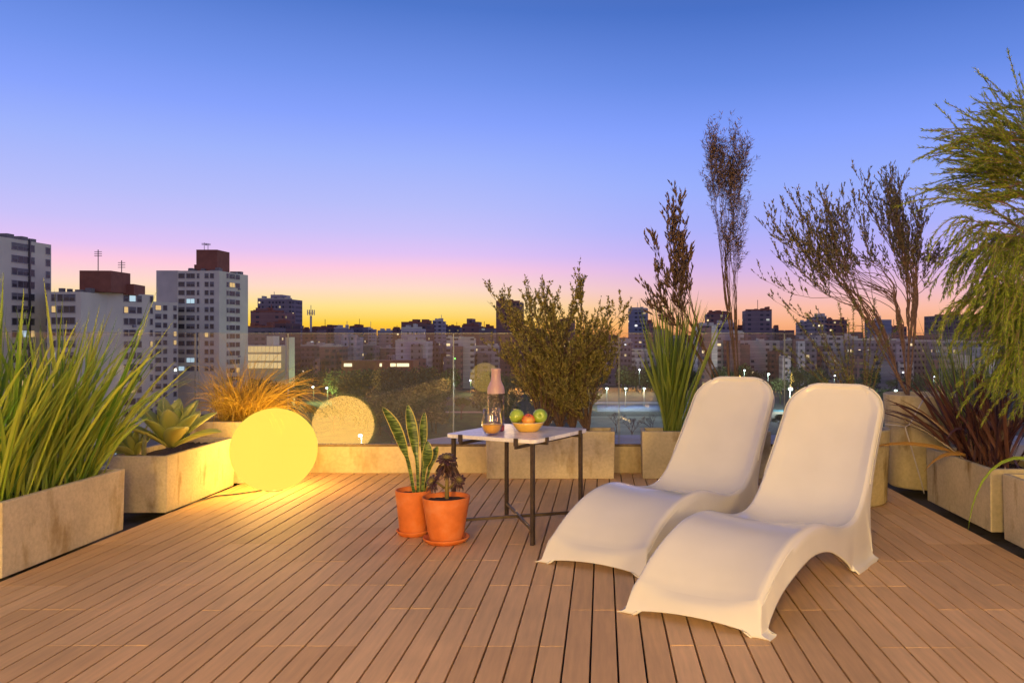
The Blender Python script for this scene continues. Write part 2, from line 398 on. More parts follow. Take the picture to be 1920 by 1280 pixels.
# ------------------------------------------------------------------ loungers
def catmull(P, k):
    out = []
    for i in range(len(P) - 1):
        p0 = P[max(i - 1, 0)]; p1 = P[i]; p2 = P[i + 1]; p3 = P[min(i + 2, len(P) - 1)]
        for j in range(k):
            t = j / k
            out.append(tuple(.5 * ((2 * p1[a]) + (-p0[a] + p2[a]) * t + (2 * p0[a] - 5 * p1[a] + 4 * p2[a] - p3[a]) * t * t + (-p0[a] + 3 * p1[a] - 3 * p2[a] + p3[a]) * t ** 3) for a in range(len(p1))))
    out.append(tuple(P[-1])); return out
#          Ts    Tz     Bs    Bz   half width top, flare
PROF = [(.045, .112, .000, .002, .232, .016), (.070, .128, .050, .002, .232, .016), (.105, .153, .072, .030, .232, .015), (.17, .193, .120, .066, .232, .014),
        (.27, .238, .200, .105, .232, .013), (.38, .268, .31, .143, .234, .016), (.50, .278, .44, .166, .236, .014), (.60, .268, .55, .164, .238, .013),
        (.70, .242, .66, .142, .240, .013), (.80, .216, .76, .100, .241, .014), (.90, .203, .84, .055, .241, .018), (.98, .206, .900, .012, .241, .016),
        (1.045, .224, .925, .002, .241, .016), (1.10, .256, 1.155, .002, .241, .016), (1.135, .285, 1.175, .05, .241, .020), (1.17, .320, 1.182, .12, .241, .014),
        (1.21, .365, 1.20, .23, .241, .008), (1.265, .428, 1.265, .345, .240, .005), (1.335, .513, 1.36, .468, .238, .003), (1.405, .602, 1.440, .572, .236, .003),
        (1.455, .668, 1.488, .642, .234, .003), (1.495, .722, 1.527, .698, .232, .003), (1.512, .746, 1.543, .722, .231, .003), (1.524, .763, 1.553, .740, .230, .003)]
def sst(x): x = max(0, min(1, x)); return x * x * (3 - 2 * x)
def lounger(label, ox, oy, rz):
    t = thing('sun_lounger', label, 'sun lounger', (ox, oy, 0), R(rz), 'white moulded loungers side by side')
    rows = catmull(PROF, 5); A = (math.sin(R(35)), math.cos(R(35))); B = (.900, -.499)
    end = rows[-1]
    # arclength to the end
    al = [0] * len(rows)
    for i in range(len(rows) - 2, -1, -1): al[i] = al[i + 1] + math.hypot(rows[i][0] - rows[i + 1][0], rows[i][1] - rows[i + 1][1])
    b = MB(); nt_ = 26; rc = .15
    def P(s_, v, z): return (A[0] * s_ + B[0] * v, A[1] * s_ + B[1] * v, z)
    grid = []
    for i, (ts, tz, bs, bz, w, fl) in enumerate(rows):
        d = al[i]; w *= 1 - .035 * sst((ts - 1.05) / .3)
        if d < rc: w = w - rc + math.sqrt(max(0, rc * rc - (rc - d) ** 2)) * 1.0
        j0, j1 = max(i - 1, 0), min(i + 1, len(rows) - 1)
        dx, dz = rows[j1][0] - rows[j0][0], rows[j1][1] - rows[j0][1]; L = math.hypot(dx, dz) or 1; nx, nz = -dz / L, dx / L
        front = i / len(rows)
        dish = .032 if ts < .06 else (.032 - .016 * sst((ts - .06) / .45) if ts < .5 else .016 + .024 * sst((ts - .55) / .4))
        row = []; rr = .016; ns = 5
        def edge(v, k):  # side from bottom to top with a rounded shoulder
            return P(bs + (ts - bs) * k, v, bz + (tz - bz) * k)
        side = []
        foot = 1 if bz < .01 else 0
        if foot:
            side.append((fl + w + .030, 0.0, 0)); side.append((fl + w + .010, .055, 0)); side.append((fl * .93 + w, .12, 0))
        else:
            side.append((fl + w + .0, 0, 0)); side.append((fl * .96 + w, .06, 0)); side.append((fl * .9 + w, .12, 0))
        for k in (.35, .6, .82): side.append((fl * (1 - k) + w, k, 0))
        for k in (0, 30, 60, 90):
            a = R(k); side.append((w - rr + rr * math.cos(a), None, rr * math.sin(a) - rr))
        for v, k, e in side:
            v = -v
            row.append(P(bs + (ts - bs) * k, v, bz + (tz - bz) * k) if k is not None else P(ts + nx * e, v, tz + nz * e))
        wi = w - rr
        for q in range(1, nt_):
            v = -wi + 2 * wi * q / nt_
            e1 = min(wi - abs(v) , d)
            back = sst((ts - 1.05) / .25)
            dp = dish * (1 - (abs(v) / max(wi, .01)) ** 2.4) * (1 if d > .25 else sst(d / .25) * .8 + .2 * sst(d / .05)) + .009 * back * sst((e1 - .012) / .014)
            row.append(P(ts - nx * dp, v, tz - nz * dp))
        for v, k, e in side[::-1]:
            row.append(P(bs + (ts - bs) * k, v, bz + (tz - bz) * k) if k is not None else P(ts + nx * e, v, tz + nz * e))
        grid.append(row)
    nside = len(side); pre = []
    full = pre + grid
    # end closing rows
    e = rows[-1]; w = e[4] - rc
    last = grid[-1]
    for kk in (.3, .7, 1.0):
        row = []
        for j, q in enumerate(last):
            if j < nside: v = -max(.0, w)
            elif j >= len(last) - nside: v = max(.0, w)
            else: v = -w + 2 * w * (j - nside + 1) / nt_
            s_ = e[0] + (e[2] - e[0]) * kk; z = e[1] + (e[3] - e[1]) * kk
            bulge = .006 * math.sin(math.pi * kk)
            row.append(P(s_ + bulge * .5, v, z + bulge))
        full.append(row)
    idx = [[b.av(q) for q in row] for row in full]
    for a, c_ in zip(idx, idx[1:]):
        for j in range(len(a) - 1): b.af(a[j], a[j + 1], c_[j + 1], c_[j])
    # front skirt between the two foot corners
    g0 = idx[0]; n0 = len(g0); cols = list(range(6, n0 - 6)); r0 = rows[0]; w = r0[4]; fl = r0[5]
    vcol = []
    for j in cols:
        if j < nside: vcol.append(-(w - .016 + .016 * math.cos(R((0, 30, 60, 90)[j - 6]))))
        elif j >= n0 - nside: vcol.append(w - .016 + .016 * math.cos(R((0, 30, 60, 90)[n0 - 1 - j - 6])))
        else: vcol.append(-(w - .016) + 2 * (w - .016) * (j - nside + 1) / nt_)
    ks = [0, .055 if PROF[0][3] >= .01 else .055, .12, .35, .6, .82]; vs_ = [fl + w + .030, fl + w + .010, fl * .93 + w, fl * .65 + w, fl * .4 + w, fl * .18 + w]
    prev = None; lev = []
    for li, k in enumerate(ks):
        vv = vs_[li] if li < 6 else w + fl * .07; row = []
        for c_, j in enumerate(cols):
            f_ = vcol[c_] / w
            if c_ == 0 and li < 6: row.append(g0[li]); continue
            if c_ == len(cols) - 1 and li < 6: row.append(g0[n0 - 1 - li]); continue
            topz = grid[0][j][2] - r0[1]; ar = .012 * sst((.78 - abs(f_)) / .06) + .018 * max(0, 1 - (f_ / .78) ** 2)
            z = r0[3] + (r0[1] - r0[3]) * k + topz * k ** 1.5 + ar * (1 - k) ** 1.3
            s_ = r0[2] + (r0[0] - r0[2]) * k - .006 * math.sin(math.pi * k) - .02 * (1 - f_ * f_) * 0
            row.append(b.av(P(s_, f_ * vv, z)))
        lev.append(row)
    lev.append([g0[j] for j in cols])
    for a, c_ in zip(lev, lev[1:]):
        for j in range(len(a) - 1):
            if len({a[j], a[j + 1], c_[j + 1], c_[j]}) == 4: b.af(a[j + 1], a[j], c_[j], c_[j + 1])
            else: b.af(*list(dict.fromkeys((a[j + 1], a[j], c_[j], c_[j + 1]))))
    o = b.build('moulded_shell', M['poly'], t, smooth=True)
    bm = bmesh.new(); bm.from_mesh(o.data); bmesh.ops.remove_doubles(bm, verts=bm.verts, dist=.0004)
    bmesh.ops.recalc_face_normals(bm, faces=bm.faces)
    mid = min(bm.faces, key=lambda f_: (f_.calc_center_median() - Vector(P(.5, 0, .27))).length)
    if mid.normal.z < 0: bmesh.ops.reverse_faces(bm, faces=bm.faces)
    bm.to_mesh(o.data); bm.free()
    bv = o.modifiers.new('bevel', 'BEVEL'); bv.width = .007; bv.segments = 3; bv.limit_method = 'ANGLE'; bv.angle_limit = R(36); bv.harden_normals = True
    sd = o.modifiers.new('solid', 'SOLIDIFY'); sd.thickness = .006; sd.offset = -1
    return t
CX, CY = .300, 2.765
lounger('white moulded plastic lounger in front, nearer the camera and further right', CX, CY, -.3)
lounger('white moulded plastic lounger behind, the one beside the marble table', CX - .348, CY + .652, 1.5)

# ------------------------------------------------------------------ table
TC = (-.436, 4.15); TA = R(17.5)
t = thing('side_table', 'low table with white marble top and thin brown steel legs', 'table', (TC[0], TC[1], 0), TA - R(45))
S = .268; rcn = .035; b = MB(); pts = []
for (sx_, sy_, a0) in ((1, 1, 0), (-1, 1, 90), (-1, -1, 180), (1, -1, 270)):
    for i in range(7):
        a = R(a0 + 15 * i); pts.append((sx_ * (S - rcn) + rcn * math.cos(a), sy_ * (S - rcn) + rcn * math.sin(a)))
lo = [b.av((x, y, .489)) for x, y in pts]; hi = [b.av((x, y, .508)) for x, y in pts]
b.af(*hi); b.af(*lo[::-1])
for i in range(len(pts)): j = (i + 1) % len(pts); b.af(lo[i], lo[j], hi[j], hi[i])
b.build('tabletop', M['marble'], t, bevel=.002)
lp = .236; q = .009
for sx_, sy_ in ((1, 1), (-1, 1), (-1, -1), (1, -1)):
    b = MB().box(sx_ * lp - q, sx_ * lp + q, sy_ * lp - q, sy_ * lp + q, 0, .4885); b.build('leg', M['metal'], t, bevel=.001)
for k in (-1, 1):
    o_ = lp - .03 if False else .205
    b = MB()
    b.box(-S - .010, S + .010, k * .165 - .006, k * .165 + .006, .474, .4885); b.box(-S - .010, -S - .002, k * .165 - .011, k * .165 + .011, .4885, .5105)
    b.box(S + .002, S + .010, k * .165 - .011, k * .165 + .011, .4885, .5105); b.build('top_rail', M['metal'], t)
    b = MB()
    b.box(k * .165 - .006, k * .165 + .006, -S - .010, S + .010, .459, .4735); b.box(k * .165 - .011, k * .165 + .011, -S - .010, -S - .002, .4735, .5105)
    b.box(k * .165 - .011, k * .165 + .011, S + .002, S + .010, .4735, .5105); b.build('top_rail', M['metal'], t)
for (a, c_, z) in (((-1, -1), (1, 1), .068), ((-1, 1), (1, -1), .069)):
    b = MB(); d = Vector((c_[0] - a[0], c_[1] - a[1], 0)).normalized(); nrm = Vector((-d.y, d.x, 0)) * .006
    A0 = Vector((a[0] * lp, a[1] * lp, z)) + d * .01; A1 = Vector((c_[0] * lp, c_[1] * lp, z)) - d * .01; up = Vector((0, 0, .0075))
    vs = [b.av(v) for v in (A0 - nrm - up, A1 - nrm - up, A1 + nrm - up, A0 + nrm - up, A0 - nrm + up, A1 - nrm + up, A1 + nrm + up, A0 + nrm + up)]
    for qd in ((0, 3, 2, 1), (4, 5, 6, 7), (0, 1, 5, 4), (1, 2, 6, 5), (2, 3, 7, 6), (3, 0, 4, 7)): b.af(*[vs[k] for k in qd])
    b.build('stretcher', M['metal'], t)

ZT = .5085
# tumbler
t = thing('tumbler', 'stemless glass half full of orange juice at the left of the marble table', 'glass', (-.553, 3.99, ZT))
prof = [(.001, .001), (.028, 0), (.034, .004), (.047, .028), (.052, .050), (.051, .070), (.046, .10), (.041, .130), (.0395, .130), (.0445, .10), (.0495, .070), (.0505, .050), (.0455, .030), (.034, .010), (.001, .007)]
MB().lathe(prof, 40).build('glass_wall', M['tglass'], t, smooth=True)
MB().lathe([(.001, .0085), (.032, .0105), (.0445, .0305), (.0495, .050), (.0495, .052), (.001, .053)], 40).build('juice', M['juice'], t, smooth=True)
# carafe
t = thing('carafe', 'clear glass carafe with a frosted pink neck and pink base', 'bottle', (-.553, 4.146, ZT))
MB().lathe([(.001, .032), (.0425, .032), (.044, .036), (.044, .195)], 40).build('body', M['bglass'], t, smooth=True)
MB().lathe([(.001, 0), (.040, 0), (.044, .005), (.044, .030), (.001, .031)], 40).build('base', M['pinkd'], t, smooth=True)
MB().lathe([(.0445, .195), (.0447, .205), (.043, .225), (.034, .245), (.0265, .262), (.0245, .285), (.0245, .318), (.026, .323), (.022, .323), (.0225, .285), (.0245, .265), (.032, .246), (.041, .225), (.0425, .2)], 40).build('neck', M['pink'], t, smooth=True)
MB().lathe([(.001, .0335), (.0415, .0335), (.0420, .185), (.001, .186)], 40).build('water', glassmat('water', (.93, .93, .95), 0, 1.33), t, smooth=True)
# bowl and fruit
BX, BY = -.387, 4.15
t = thing('fruit_bowl', 'shallow yellow enamel bowl holding apples on the marble table', 'bowl', (BX, BY, ZT))
MB().lathe([(.001, .001), (.048, 0), (.052, .003), (.062, .012), (.075, .030), (.083, .046), (.0815, .047), (.073, .031), (.060, .014), (.048, .006), (.001, .005)], 48).build('bowl_wall', M['bowl'], t, smooth=True)
b = MB(); b.tube([(.0825 * math.cos(2 * math.pi * i / 48), .0825 * math.sin(2 * math.pi * i / 48), .047) for i in range(49)], .0017, 6, False); b.build('rim', M['bowlrim'], t, smooth=True)
def apple(label, c, r, mat, tilt, cat='apple'):
    t = thing('apple', label, cat, c)
    t.rotation_euler = tilt; prof = []
    for i in range(25):
        a = math.pi * i / 24; rr = r * (math.sin(a) ** .92) * (1 + .06 * math.cos(a)); z = -r * .92 * math.cos(a)
        z += -.24 * r * math.exp(-((a - math.pi) / .32) ** 2) + .14 * r * math.exp(-(a / .25) ** 2)
        prof.append((max(rr, .0002), z))
    MB().lathe(prof, 32).build('skin', mat, t, smooth=True)
    b = MB(); b.tube([(0, 0, r * .62), (.001, 0, r * .85), (.004, 0, r * 1.0)], [.0012, .0012, .0017], 5); b.build('stalk', M['stalk'], t)
apple('plain green apple at the left end of the yellow bowl', (BX - .059, BY, ZT + .078), .039, M['gapple'], (R(-20), R(-30), 0))
apple('green apple at the right of the bowl, its stem hollow facing us', (BX + .062, BY, ZT + .078), .038, M['gapple'], (R(78), R(6), 0))
apple('red and orange apple low between the two green apples', (BX + .004, BY - .022, ZT + .058), .035, M['rapple'], (R(30), R(10), 0))

# ------------------------------------------------------------------ terracotta pots
def pot(label, x, y, rb, rt, h, rs):
    t = thing('terracotta_pot', label, 'flower pot', (x, y, 0))
    MB().lathe([(.001, .012), (rb, .012), (rb + .001, .016), (rt, h - .004), (rt - .001, h), (rt - .007, h), (rt - .009, h - .004), (rt - .014, h - .05), (.001, h - .05)], 48).build('pot_body', M['terra'], t, smooth=True)
    MB().lathe([(.001, 0), (rs * .80, 0), (rs * .86, .004), (rs, .020), (rs + .001, .026), (rs - .005, .027), (rs * .84, .0105), (.001, .0105)], 48).build('saucer', M['terra'], t, smooth=True)
    MB().disc(rt - .012, h - .022, 32, rough=.004).build('soil', M['soil'], t, smooth=True)
    return t
pot('orange terracotta pot on a saucer holding the striped snake plant', -.953, 4.045, .071, .0945, .227, .088)
pot('orange terracotta pot on a saucer holding the dark rosette succulent, in front', -.763, 3.90, .081, .1155, .221, .112)

# snake plant
m = MT('snake_plant_leaf'); tcn = m.n('ShaderNodeTexCoord'); mp = m.n('ShaderNodeMapping'); mp.inputs['Scale'].default_value = (1, 1, 5.5); m.l(tcn.outputs['Object'], mp.inputs[0])
no = m.n('ShaderNodeTexNoise'); no.inputs['Scale'].default_value = 22; no.inputs['Detail'].default_value = 3; m.l(mp.outputs[0], no.inputs['Vector'])
at_ = m.n('ShaderNodeAttribute'); at_.attribute_name = 'c'
band = m.rmp(no.outputs['Fac'], [(.46, c4(.03, .065, .014)), (.60, c4(.17, .25, .05))])
col = m.mix(m.rmp(at_.outputs['Fac'], [(.72, c4(0, 0, 0)), (.82, c4(1, 1, 1))]), band, c4(.62, .52, .10))
M['snake'] = m.done(m.bsdf(col, .4))
t = thing('snake_plant', 'upright snake plant with yellow edged leaves in the back terracotta pot', 'plant', (0, 0, 0))
def snake(pts, wmax):
    """pts: (px,py,Y) list ; broad leaf through them"""
    P_ = [at(*q_) for q_ in pts]; P_ = [Vector(q_) for q_ in catmull([tuple(q_) for q_ in P_], 8)]
    b = MB(); rows = []; n = len(P_)
    for i, q_ in enumerate(P_):
        t_ = i / (n - 1); w = wmax * (0.30 + .2 * t_ if t_ < .35 else (.37 + .63 * math.sin(min(1, (t_ - .35) / .35) * math.pi / 2) if t_ < .7 else max(0, math.cos((t_ - .7) / .3 * math.pi / 2)) ** .8)) / 2
        w = max(w, .001); d = (P_[min(i + 1, n - 1)] - P_[max(i - 1, 0)]).normalized(); sd = Vector((1, -.15, 0)); sd = (sd - d * sd.dot(d)).normalized(); nr = sd.cross(d)
        r_ = []
        for k, cc in ((-1, 1), (-.84, .78), (-.8, .6), (-.4, 0), (0, 0), (.4, 0), (.8, .6), (.84, .78), (1, 1)):
            b.cv = cc; r_.append(b.av(q_ + sd * w * k - nr * w * .35 * (k * k)))
        rows.append(r_)
    for a, c_ in zip(rows, rows[1:]):
        for j in range(8): b.af(a[j], a[j + 1], c_[j + 1], c_[j])
    o = b.build('leaf', M['snake'], t, smooth=True); sdm = o.modifiers.new('s', 'SOLIDIFY'); sdm.thickness = .004
snake([(776, 925, 4.04), (766, 870, 4.03), (755, 838, 4.02), (738, 797, 4.0), (717, 763, 3.98)], .062)
snake([(784, 925, 4.05), (782, 870, 4.05), (777, 835, 4.06), (770, 795, 4.06), (764, 758, 4.06)], .060)
snake([(789, 925, 4.07), (792, 870, 4.09), (793, 832, 4.1), (793, 800, 4.1), (796, 772, 4.1)], .045)
snake([(791, 925, 4.03), (795, 885, 4.02), (799, 865, 4.01), (801, 848, 4.0), (801, 826, 4.0)], .058)
snake([(794, 925, 4.05), (802, 892, 4.05), (807, 868, 4.05), (813, 852, 4.06), (821, 836, 4.06)], .044)

# dark aeonium
M['aeo'] = leafmat('dark_rosette_leaf', (.30, .26, .05), (.060, .022, .028), .1, .35); M['stem'] = simple('fleshy_stem', (.22, .17, .06), .7)
M['aeo_dry'] = leafmat('drooping_rosette_leaf', (.10, .05, .03), (.05, .022, .024), .1, .5)
t = thing('dark_succulent', 'dark purple rosette succulent with a thick stem in the front terracotta pot', 'plant')
b = MB(); b.tube([at(838, 934, 3.9), at(838, 905, 3.9), at(839, 868, 3.9)], [.011, .009, .008], 8); b.tube([at(834, 915, 3.9), at(822, 906, 3.88), at(814, 900, 3.87)], .006, 6); b.tube([at(842, 915, 3.9), at(852, 905, 3.9), at(858, 898, 3.9)], .006, 6)
b.build('stem', M['stem'], t, smooth=True)
def rosette(c, R0, ax, n=46):
    b = MB(); c = Vector(c); ax = Vector(ax).normalized(); u = ax.orthogonal().normalized(); v = ax.cross(u)
    for i in range(n):
        k = i / n; a = i * 2.39996; r = (.12 + .88 * k); d = (u * math.cos(a) + v * math.sin(a)) * (.25 + .9 * k) + ax * (1.0 - 1.05 * k); d.normalize()
        b.cv = min(1, k * 1.6); L = R0 * (.35 + .65 * k)
        w = L * .38; sd = d.cross(ax); sd = sd.normalized() if sd.length > .01 else u; q0 = c + d * L * .06
        pr = []
        for t_, ww in ((0, .3), (.4, .7), (.75, 1), (.93, .7), (1, .05)):
            up = d.cross(sd) * (-.12 * math.sin(math.pi * t_) * L)
            pr.append((b.av(q0 + d * L * t_ - sd * w * ww / 2 + up), b.av(q0 + d * L * t_ + up * 1.8), b.av(q0 + d * L * t_ + sd * w * ww / 2 + up)))
        for x_, y_ in zip(pr, pr[1:]): b.af(x_[0], x_[1], y_[1], y_[0]); b.af(x_[1], x_[2], y_[2], y_[1])
    o = b.build('rosette', M['aeo'], t, smooth=True); s_ = o.modifiers.new('s', 'SOLIDIFY'); s_.thickness = .0018
rosette(at(838, 862, 3.88), .054, (.05, -.5, 1)); rosette(at(812, 903, 3.86), .040, (-.5, -.8, .5)); rosette(at(860, 900, 3.86), .036, (.35, -.9, .3)); rosette(at(832, 884, 3.93), .04, (-.3, .3, .6))
b = MB()
for i in range(70):
    a = rnd(0, 6.28); q_ = at(rnd(832, 846), rnd(866, 885), 3.9); b.cv = rnd(0, 1)
    b.blade(q_, (math.cos(a), math.sin(a), rnd(-.5, .1)), rnd(.05, .085), .013, 1.9, 5)
for cx_, cy_ in ((812, 908), (858, 905)):
    for i in range(26):
        a = rnd(0, 6.28); b.cv = rnd(0, 1); b.blade(at(cx_, cy_, 3.87), (math.cos(a), math.sin(a), -.2), rnd(.03, .055), .010, 2.2, 4)
b.build('hanging_leaves', M['aeo_dry'], t)

# ------------------------------------------------------------------ strappy grasses
M['strap'] = leafmat('strap_leaf', (.12, .27, .02), (.48, .52, .06), .35, .45)
M['strapd'] = leafmat('strap_leaf_dark', (.09, .17, .02), (.28, .34, .05), .3, .45)
M['orange'] = leafmat('orange_grass', (.50, .31, .03), (.70, .50, .09), .35, .6)
M['dryblade'] = leafmat('dry_blade', (.30, .16, .05), (.45, .28, .08), .3, .6)
def clump(name, label, cat, mat, specs, grp=None):
    t = thing(name, label, cat, (0, 0, 0), 0, grp); b = MB()
    for (bx, by, bz, rx, ry, n, L0, L1, w0, w1, spread, lean, droop, dirx) in specs:
        for i in range(n):
            a = rnd(0, 2 * math.pi); k = rnd(0, 1) ** .6
            d = Vector((math.cos(a) * spread * k + lean[0], math.sin(a) * spread * k + lean[1], 1))
            if dirx and (math.cos(a) * dirx) < 0 and random.random() < .4: d.x = -d.x * .5
            L = rnd(L0, L1); b.cv = rnd(0, 1)
            tw = rnd(-.6, .6) + (math.pi / 2 if abs(d.x) > abs(d.y) else 0)
            b.blade((bx + rnd(-rx, rx), by + rnd(-ry, ry), bz), d, L, rnd(w0, w1), droop * rnd(.2, 1.3), 8, twist=rnd(0, 3.14))
    b.build('blades', mat, t)
    return t
z0 = .285
clump('strap_grass', 'dense tall strappy green grass filling the nearest trough on the left', 'grass plant', M['strap'],
      [(-2.63, 3.45, z0, .10, .12, 125, .45, .88, .011, .021, .42, (.06, 0), .55, 0), (-2.63, 3.75, z0, .09, .12, 120, .45, .88, .011, .021, .45, (.10, 0), .55, 0),
       (-2.62, 3.98, z0, .09, .09, 85, .4, .82, .011, .020, .55, (.22, .05), .6, 0), (-2.66, 3.42, z0, .08, .1, 16, .85, 1.05, .018, .026, .14, (.03, 0), .1, 0), (-2.6, 3.9, z0, .08, .1, 12, .8, 1.0, .016, .024, .3, (.25, 0), .2, 0)])
clump('orange_grass', 'fine orange weeping grass in the square planter behind the agave', 'grass plant', M['orange'],
      [(-2.56, 5.62, .40, .10, .08, 520, .30, .58, .0025, .0045, .95, (.05, 0), 2.1, 0), (-2.50, 5.60, .40, .10, .08, 240, .40, .68, .0025, .0045, .9, (.5, -.1), 1.7, 0), (-2.6, 5.6, .40, .1, .08, 90, .30, .48, .003, .0045, .5, (0, 0), .8, 0)])
clump('tall_grass', 'tall upright green grass in the trough between the bush and the rear lounger', 'grass plant', M['strapd'],
      [(.49, 5.72, .30, .055, .05, 105, .50, 1.0, .012, .020, .36, (.0, 0), .3, 0), (.50, 5.72, .30, .05, .05, 34, .85, 1.05, .012, .018, .12, (.06, 0), .1, 0)])
clump('rush_grass', 'clump of thin green rushes between the tall round pot and the purple flax', 'grass plant', M['strapd'],
      [(2.34, 5.0, .0, .06, .06, 150, .75, 1.25, .006, .010, .30, (-.10, 0), .3, 0)])
M['flax'] = leafmat('purple_flax_leaf', (.045, .016, .022), (.12, .055, .04), .15, .35)
t = clump('purple_flax', 'spiky dark purple flax in the stained trough on the right', 'plant', M['flax'],
      [(2.14, 4.45, .29, .08, .22, 120, .35, .62, .014, .026, .60, (.02, 0), .5, 0), (2.10, 4.6, .29, .06, .1, 26, .45, .75, .012, .02, .9, (-.7, -.1), .9, 0)])
b = MB(); b.cv = .5
b.blade((2.05, 4.6, .33), (-1, -.2, .30), .62, .022, .5, 10, twist=1.3); b.blade((2.02, 4.45, .34), (-.9, -.6, .25), .40, .022, .8, 8, twist=1.5)
b.build('fallen_blades', M['dryblade'], t)
b = MB(); b.cv = .3
b.blade((2.16, 3.72, .30), (-.85, -.1, 1.1), .75, .016, 3.6, 12, twist=1.5); b.blade((2.2, 3.6, .3), (.3, 0, 1), .6, .02, 1.5, 8)
for i in range(26): b.blade((2.2 + rnd(-.05, .05), 3.5 + rnd(-.2, .2), .29), (rnd(.0, .6), rnd(-.4, .4), 1), rnd(.3, .6), .016, 1.2, 7)
tag(b.build('arching_grass', M['strap']), 'green grass with one blade arching over the trough at the right edge', 'grass plant')

# agave
M['agave'] = leafmat('agave_leaf', (.42, .50, .10), (.68, .66, .16), .15, .4)
def agave(label, c, R0, n, tilt, wk=.30):
    t = thing('agave', label, 'succulent', c); b = MB(); ax = Vector(tilt).normalized(); u = ax.orthogonal().normalized(); v = ax.cross(u)
    for i in range(n):
        k = i / n; a = i * 2.39996; el = 1.42 - .85 * k; d = (u * math.cos(a) + v * math.sin(a)) * math.cos(el) + ax * math.sin(el)
        L = R0 * (.80 + .2 * k) * rnd(.9, 1.1); w = L * wk; b.cv = rnd(.1, 1); q_ = Vector((0, 0, 0)) + d * .02; sd = d.cross(ax); sd = sd.normalized() if sd.length > .05 else u
        rows = []; seg = 9; dd = d.copy()
        for s_ in range(seg + 1):
            t_ = s_ / seg; ww = w * (.38 + .62 * math.sin(min(1, t_ / .55) * math.pi / 2) if t_ < .55 else max(.02, max(0, math.cos((t_ - .55) / .45 * math.pi / 2)) ** .75)) / 2
            nr = sd.cross(dd); rows.append([b.av(q_ + sd * ww * e_ + nr * ww * .45 * (e_ * e_) * (1 if True else 0)) for e_ in (-1, -.5, 0, .5, 1)])
            dd = (dd + Vector((0, 0, -1)) * .05 * (k + .2) + ax * .02).normalized(); q_ = q_ + dd * L / seg
        for x_, y_ in zip(rows, rows[1:]):
            for j in range(4): b.af(x_[j], x_[j + 1], y_[j + 1], y_[j])
    o = b.build('leaves', M['agave'], t, smooth=True); s_ = o.modifiers.new('s', 'SOLIDIFY'); s_.thickness = .006; return t
agave('big pale green agave rosette in the trough beside the glowing globe', (-2.56, 4.74, .335), .33, 19, (.12, -.12, 1), .36)
agave('smaller darker agave behind the big one, at the left end of its trough', (-2.72, 4.66, .30), .17, 24, (-.3, -.1, 1), .26)
b = MB(); 
for k in range(8):
    a = k * math.pi / 4
b.tube([(-2.612, 4.555, .28), (-2.610, 4.553, .36), (-2.604, 4.552, .44)], [.013, .012, .009], 9)
tc_ = thing('column_cactus', 'thin ribbed cactus stick standing in front of the agave', 'cactus', (0, 0, 0))
b.build('stem', simple('cactus_skin', (.20, .20, .06), .7, .3, 60), tc_, smooth=True)
b = MB(); b.cv = 1
for i in range(60):
    a = rnd(0, 6.28); z = rnd(.29, .44); b.leaf((-2.610 + .011 * math.cos(a), 4.553 + .011 * math.sin(a), z), (math.cos(a), math.sin(a), .4), .010, .002)
b.build('spines', M['dryblade'], tc_)

# ------------------------------------------------------------------ woody plants
M['bark'] = simple('shrub_bark', (.115, .070, .042), .85, .3, 60, .3, .003)
M['bark_pale'] = simple('pale_bark', (.20, .125, .085), .85, .3, 60, .3, .003)
M['olive'] = leafmat('olive_leaf', (.13, .13, .03), (.36, .30, .07), .25, .5)
M['brownleaf'] = leafmat('brown_leaf', (.08, .05, .04), (.20, .13, .08), .2, .6)
M['willow'] = leafmat('willow_leaf', (.08, .08, .05), (.20, .17, .09), .2, .6)
M['rosem'] = leafmat('rosemary_leaf', (.09, .13, .025), (.24, .26, .05), .2, .6)
M['needle'] = leafmat('needle_leaf', (.12, .21, .015), (.36, .43, .035), .35, .5)
def in_ell(ells, w=None):
    e = random.choices(ells, weights=[q_[2] * q_[3] for q_ in ells])[0]
    while True:
        a, c_ = rnd(-1, 1), rnd(-1, 1)
        if a * a + c_ * c_ < 1: return e[0] + a * e[2], e[1] + c_ * e[3]
